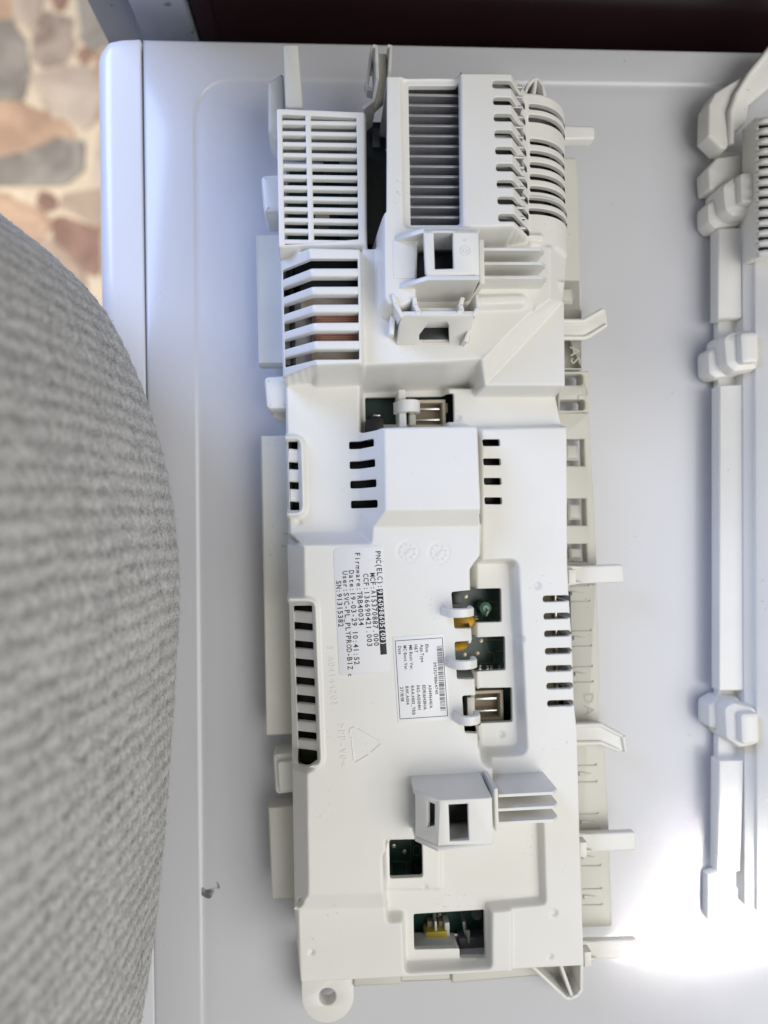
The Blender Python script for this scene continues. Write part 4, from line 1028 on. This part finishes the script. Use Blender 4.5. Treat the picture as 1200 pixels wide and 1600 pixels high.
# ================================================================== second housing, at the right edge of the picture
O2 = W(1250, 800, 0)
h2 = empty('control_board_housing', O2, None, 'second housing cut off by the right edge, only its clips and side flanges visible', 'board housing', 'plastic control board housings')
M_COVER2 = mat('second_cover_plastic', (0.82, 0.81, 0.77), 0.38, noise=(45, 0.06), bump=(2000, 0.1), specks=(800, 0.97, 0.3))
def w2(pts, z): return [tuple((W(u, v, z)-O2)[:2]) for u, v in pts]
def plate2(name, pts, z0, z1, b=0.4, r=0.5, parent=h2, sharp=45): return prism(name, rnd(w2(pts, z1), r, 4) if r else w2(pts, z1), z0, z1, M_COVER2, parent, b, (), sharp)
tray2 = plate2('tray', [(1122, 236), (1500, 236), (1500, 1445), (1122, 1400)], 1, 4.0, 0.3, 0.5)
mb = MB(); rows_ = [(236, 0), (250, 0), (400, 1), (700, 2), (1000, 3), (1200, 4), (1400, 4), (1425, 4)]
cs_ = [(1157, 3.0), (1158, 7.8), (1160, 8.8), (1174, 10.6), (1179, 12.2), (1184, 12.8), (1215, 15.5), (1240, 17.0), (1500, 17.0), (1500, 3.0)]
for v, du in rows_:
    for u, z in cs_:
        p = W(u+du*1.0, v, z)-O2; mb.v.append((p[0] if z > 8.5 else (W(u+du, v, 8)-O2)[0], (W(1300, v, 14)-O2)[1], z))
nc = len(cs_)
for i in range(len(rows_)-1):
    for k in range(nc-1): mb.f.append((i*nc+k, (i+1)*nc+k, (i+1)*nc+k+1, i*nc+k+1))
mb.f.append(tuple(range(nc))); mb.f.append(tuple((len(rows_)-1)*nc+k for k in range(nc))[::-1])
cov2 = mb.build('cover', M_COVER2, h2, 40)
plate2('side_flange', [(1122, 357), (1160, 356), (1160, 497), (1122, 499)], 3, 8.0, 0.3, 0.2, tray2)
plate2('side_flange', [(1124, 603), (1163, 601), (1164, 1079), (1124, 1080)], 3, 8.0, 0.3, 0.2, tray2)
plate2('side_flange', [(1123, 1189), (1163, 1188), (1157, 1362), (1122, 1364)], 3, 8.0, 0.3, 0.2, tray2)
plate2('end_flange', [(1107, 1368), (1122, 1364), (1157, 1392), (1157, 1440), (1107, 1440)], 1, 5.0, 0.3, 0.3, tray2)
def snap(low, mid, topp):
    e = plate2('snap_lobe', mid, 2, 13.0, 2.4, 2.6, h2, 40)
    plate2('lobe_foot', low, 1, 8.0, 1.6, 2.0, e, 40); plate2('lobe_crown', topp, 8, 15.6, 1.2, 1.4, e, 40)
snap([(1105, 318), (1122, 304), (1160, 300), (1160, 352), (1116, 358), (1106, 346)], [(1128, 288), (1146, 274), (1185, 268), (1188, 334), (1146, 340), (1132, 328)], [(1156, 269), (1184, 268), (1184, 317), (1158, 318)])
snap([(1106, 548), (1124, 538), (1160, 536), (1160, 586), (1118, 592), (1107, 584)], [(1130, 524), (1146, 516), (1188, 514), (1190, 578), (1148, 583), (1134, 570)], [(1157, 519), (1186, 518), (1187, 566), (1159, 568)])
snap([(1107, 1100), (1124, 1090), (1160, 1090), (1160, 1148), (1124, 1144), (1107, 1136)], [(1131, 1104), (1148, 1096), (1186, 1106), (1190, 1166), (1158, 1172), (1134, 1156)], [(1157, 1115), (1187, 1114), (1188, 1163), (1159, 1164)])
plate2('lobe_foot', [(1106, 262), (1120, 246), (1160, 240), (1160, 292), (1108, 296)], 1, 8.5, 0.8, 1.0)
arm2 = plate2('corner_arm', [(1107, 162), (1117, 144), (1140, 130), (1166, 116), (1205, 68), (1250, 60), (1250, 95), (1171, 163), (1167, 190), (1150, 204), (1136, 232), (1126, 232), (1106, 212)], 4, 11.0, 0.8, 0.8)
mb = MB()
V, Fc = sweep_vf([W(1142, 226, 11)-O2, W(1142, 175, 12)-O2, W(1150, 150, 12)-O2, W(1170, 118, 12)-O2, W(1212, 66, 12)-O2], [0.9, 1.1, 1.0, 1.1, 1.1], 10); mb.add(V, Fc); mb.build('arm_rib', M_COVER2, arm2, 60)
plate2('vent_bed', [(1180, 182), (1500, 182), (1500, 400), (1184, 400)], 10, 17.6, 0.8, 0.8, cov2).data.materials[0] = M_COVER2
rib_me = None
for k in range(14):
    v = 190+15.9*k
    q = [W(1181, v+7, 17.0)-O2, W(1184, v+2.5, 19.0)-O2, W(1189, v-0.5, 20.6)-O2, W(1196, v-2, 21.5)-O2, W(1210, v-2, 22)-O2, W(1240, v-2, 22)-O2]
    V, Fc = sweep_vf(q, [0.55, 0.8, 0.85, 0.85, 0.85, 0.85], 10); pymesh('vent_rib', V, Fc, M_COVER2, cov2, 60)
for k in range(13):
    v = 198+15.9*k
    V, Fc = prism_vf(rnd(w2([(1186, v-2.6), (1240, v-4), (1240, v+2), (1186, v+3)], 17.8), 0.4, 3), 17.0, 17.75, 0.05); pymesh('vent_slot', V, Fc, M_BLACK, cov2)

# ================================================================== the person leaning in from the left
person = empty('person', W(60, 1000, 0)*np.array([1, 1, 0])+np.array([0, 0, floor_z]), None, 'person in a pale grey knitted sweater leaning over the left edge of the appliance', 'person')
PO = W(60, 1000, 0)*np.array([1, 1, 0])+np.array([0, 0, floor_z])
ctrl = [(-330, 262), (-210, 268), (-100, 290), (0, 341), (62, 386), (125, 440), (166, 494), (203, 566), (234, 650), (258, 740), (272, 830), (277, 930), (272, 1050), (263, 1180), (252, 1320), (240, 1450), (218, 1600), (180, 1790), (120, 1960), (30, 2120), (-100, 2260)]
ZE = 34.0
C = np.array([W(u, v, ZE)[:2] for u, v in ctrl])
dd = np.r_[0, np.cumsum(np.linalg.norm(np.diff(C, axis=0), axis=1))]
NA = 1040
# smooth interpolation (Catmull-Rom through the control points)
def catmull(P, t, tq):
    out = []
    for q in tq:
        i = min(max(np.searchsorted(t, q)-1, 0), len(P)-2); s = (q-t[i])/(t[i+1]-t[i])
        p0, p1, p2, p3 = P[max(i-1, 0)], P[i], P[i+1], P[min(i+2, len(P)-1)]
        m1 = (p2-p0)/(t[min(i+1, len(P)-1)]-t[max(i-1, 0)])*(t[i+1]-t[i]); m2 = (p3-p1)/(t[min(i+2, len(P)-1)]-t[i])*(t[i+1]-t[i])
        out.append((2*s**3-3*s**2+1)*p1+(s**3-2*s**2+s)*m1+(-2*s**3+3*s**2)*p2+(s**3-s**2)*m2)
    return np.array(out)
aq = np.linspace(0, dd[-1], NA); E2 = catmull(C, dd, aq)
T = np.gradient(E2, axis=0); T /= np.linalg.norm(T, axis=1)[:, None]
N_in = np.c_[T[:, 1], -T[:, 0]]                         # curve runs top -> bottom; inwards is to the left
if (N_in[NA//2] @ np.array([-1, 0])) < 0: N_in = -N_in
for _ in range(30): N_in[1:-1] = 0.25*N_in[:-2]+0.5*N_in[1:-1]+0.25*N_in[2:]
N_in /= np.linalg.norm(N_in, axis=1)[:, None]
RX, RZ, RXB, RZB = 46.0, 175.0, 40.0, 25.0
sq = np.concatenate([np.linspace(-1.57, -0.75, 24, endpoint=False), np.linspace(-0.75, 0.0, 110, endpoint=False), np.linspace(0.0, 0.80, 330), np.linspace(0.82, 1.50, 30)])
NB = len(sq)
PIN = np.where(sq < 0, RXB, RX)*(1-np.cos(sq)); PZ = np.where(sq < 0, RZB, RZ)*np.sin(sq)
bcoord = np.r_[0, np.cumsum(np.hypot(np.diff(PIN), np.diff(PZ)))]
A_, B_ = np.meshgrid(aq, bcoord, indexing='ij')
# knit: wales run across the body, each row of stitches a bulge with a groove between
wn1 = blur(np.kron(rng.normal(size=(NA//22+2, NB//16+2)), np.ones((22, 16)))[:NA, :NB], 8)*3.2
wn2 = blur(np.kron(rng.normal(size=(NA//9+2, NB//9+2)), np.ones((9, 9)))[:NA, :NB], 4)*2.2
ph = 0.9*np.sin(A_/37+B_/61)+0.4*np.sin(B_/27+A_/33)+0.22*wn1+0.12*wn2
row = (A_+0.8*ph)/4.2; st_ = B_/3.2+0.5*np.sin(row*2.1)+0.35*np.sin(A_/9.0)+0.25*wn1+0.25*wn2
r_ = (0.5-0.5*np.cos(2*PI*row))**0.8; s_ = 0.5+0.5*np.cos(2*PI*st_+PI*np.floor(row))
nz1 = rng.normal(size=(NA//3+2, NB//3+2)); nz = np.kron(nz1, np.ones((3, 3)))[:NA, :NB]
nz = blur(nz, 1.2)
nz2 = blur(np.kron(rng.normal(size=(NA//12+2, NB//12+2)), np.ones((12, 12)))[:NA, :NB], 6)
amp = 0.75+0.35*nz2
disp = amp*(0.17*r_**1.1+0.15*s_*r_)+0.07*nz+0.20*nz2+0.09*rng.normal(size=r_.shape)
X3 = E2[:, None, 0]+N_in[:, None, 0]*PIN[None, :]
Y3 = E2[:, None, 1]+N_in[:, None, 1]*PIN[None, :]
Z3_ = np.broadcast_to((ZE+PZ)[None, :], X3.shape).copy()
_tx, _tz = np.gradient(PIN), np.gradient(PZ); _l = np.hypot(_tx, _tz)
ca, sa = (_tz/_l)[None, :], (_tx/_l)[None, :]
X3 = X3-N_in[:, None, 0]*ca*disp; Y3 = Y3-N_in[:, None, 1]*ca*disp; Z3_ = Z3_+sa*disp
vv = np.c_[X3.ravel()-PO[0], Y3.ravel()-PO[1], Z3_.ravel()-PO[2]]*MM
idg = np.arange(NA*NB).reshape(NA, NB)
qd = np.c_[idg[:-1, :-1].ravel(), idg[:-1, 1:].ravel(), idg[1:, 1:].ravel(), idg[1:, :-1].ravel()]
me = bpy.data.meshes.new('sweater')
me.vertices.add(len(vv)); me.vertices.foreach_set('co', vv.astype(np.float32).ravel())
me.loops.add(qd.size); me.loops.foreach_set('vertex_index', qd.astype(np.int32).ravel())
me.polygons.add(len(qd)); me.polygons.foreach_set('loop_start', np.arange(0, qd.size, 4, dtype=np.int32)); me.polygons.foreach_set('loop_total', np.full(len(qd), 4, np.int32))
me.polygons.foreach_set('use_smooth', np.ones(len(qd), bool)); me.update(calc_edges=True); me.validate()
# yarn tone with groove shade painted in: pale stitch heads, darker between them
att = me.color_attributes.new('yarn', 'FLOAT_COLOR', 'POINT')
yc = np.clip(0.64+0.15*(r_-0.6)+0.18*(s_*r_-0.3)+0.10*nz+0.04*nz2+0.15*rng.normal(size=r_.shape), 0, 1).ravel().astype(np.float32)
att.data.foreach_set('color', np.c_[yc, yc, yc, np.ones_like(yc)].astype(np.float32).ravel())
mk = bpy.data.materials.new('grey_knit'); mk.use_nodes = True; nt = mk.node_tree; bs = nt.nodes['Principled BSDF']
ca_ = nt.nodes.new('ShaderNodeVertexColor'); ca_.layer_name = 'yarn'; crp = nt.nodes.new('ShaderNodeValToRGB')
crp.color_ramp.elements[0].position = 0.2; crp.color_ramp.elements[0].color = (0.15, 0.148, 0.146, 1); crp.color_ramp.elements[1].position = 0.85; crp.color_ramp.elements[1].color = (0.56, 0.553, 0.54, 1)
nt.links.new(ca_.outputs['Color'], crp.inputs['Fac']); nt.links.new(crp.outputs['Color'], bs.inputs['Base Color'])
bs.inputs['Roughness'].default_value = 0.95; bs.inputs['Specular IOR Level'].default_value = 0.1
bs.inputs['Sheen Weight'].default_value = 0.25; bs.inputs['Sheen Roughness'].default_value = 0.5
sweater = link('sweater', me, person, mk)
# fuzz: short loose fibres
fz = MB()
for k in range(9000):
    i = int(rng.integers(90, NA-120)); j = int(rng.integers(20, 200))
    p = np.array([X3[i, j], Y3[i, j], Z3_[i, j]])-PO
    nn = np.array([-N_in[i, 0]*ca[0, j], -N_in[i, 1]*ca[0, j], sa[0, j]])
    d = nn*0.55+rng.normal(size=3)*0.55; d /= np.linalg.norm(d); ln = rng.uniform(0.5, 1.5); side = np.cross(d, rng.normal(size=3)); side /= np.linalg.norm(side)
    q = p-nn*0.15; m1 = q+d*ln*0.5+rng.normal(size=3)*0.12; e = m1+(d+rng.normal(size=3)*0.5)*ln*0.4; h = 0.032
    fz.add([tuple(q-side*h), tuple(q+side*h), tuple(m1+side*h), tuple(m1-side*h), tuple(e)], [(0, 1, 2, 3), (3, 2, 4)])
fo = fz.build('loose_fibres', mk, sweater); fo['kind'] = 'stuff'
at2 = fo.data.color_attributes.new('yarn', 'FLOAT_COLOR', 'POINT')
cv = rng.choice([0.25, 0.6, 0.75, 0.8], size=9000).repeat(5); at2.data.foreach_set('color', np.c_[cv, cv, cv, np.ones_like(cv)].astype(np.float32).ravel())
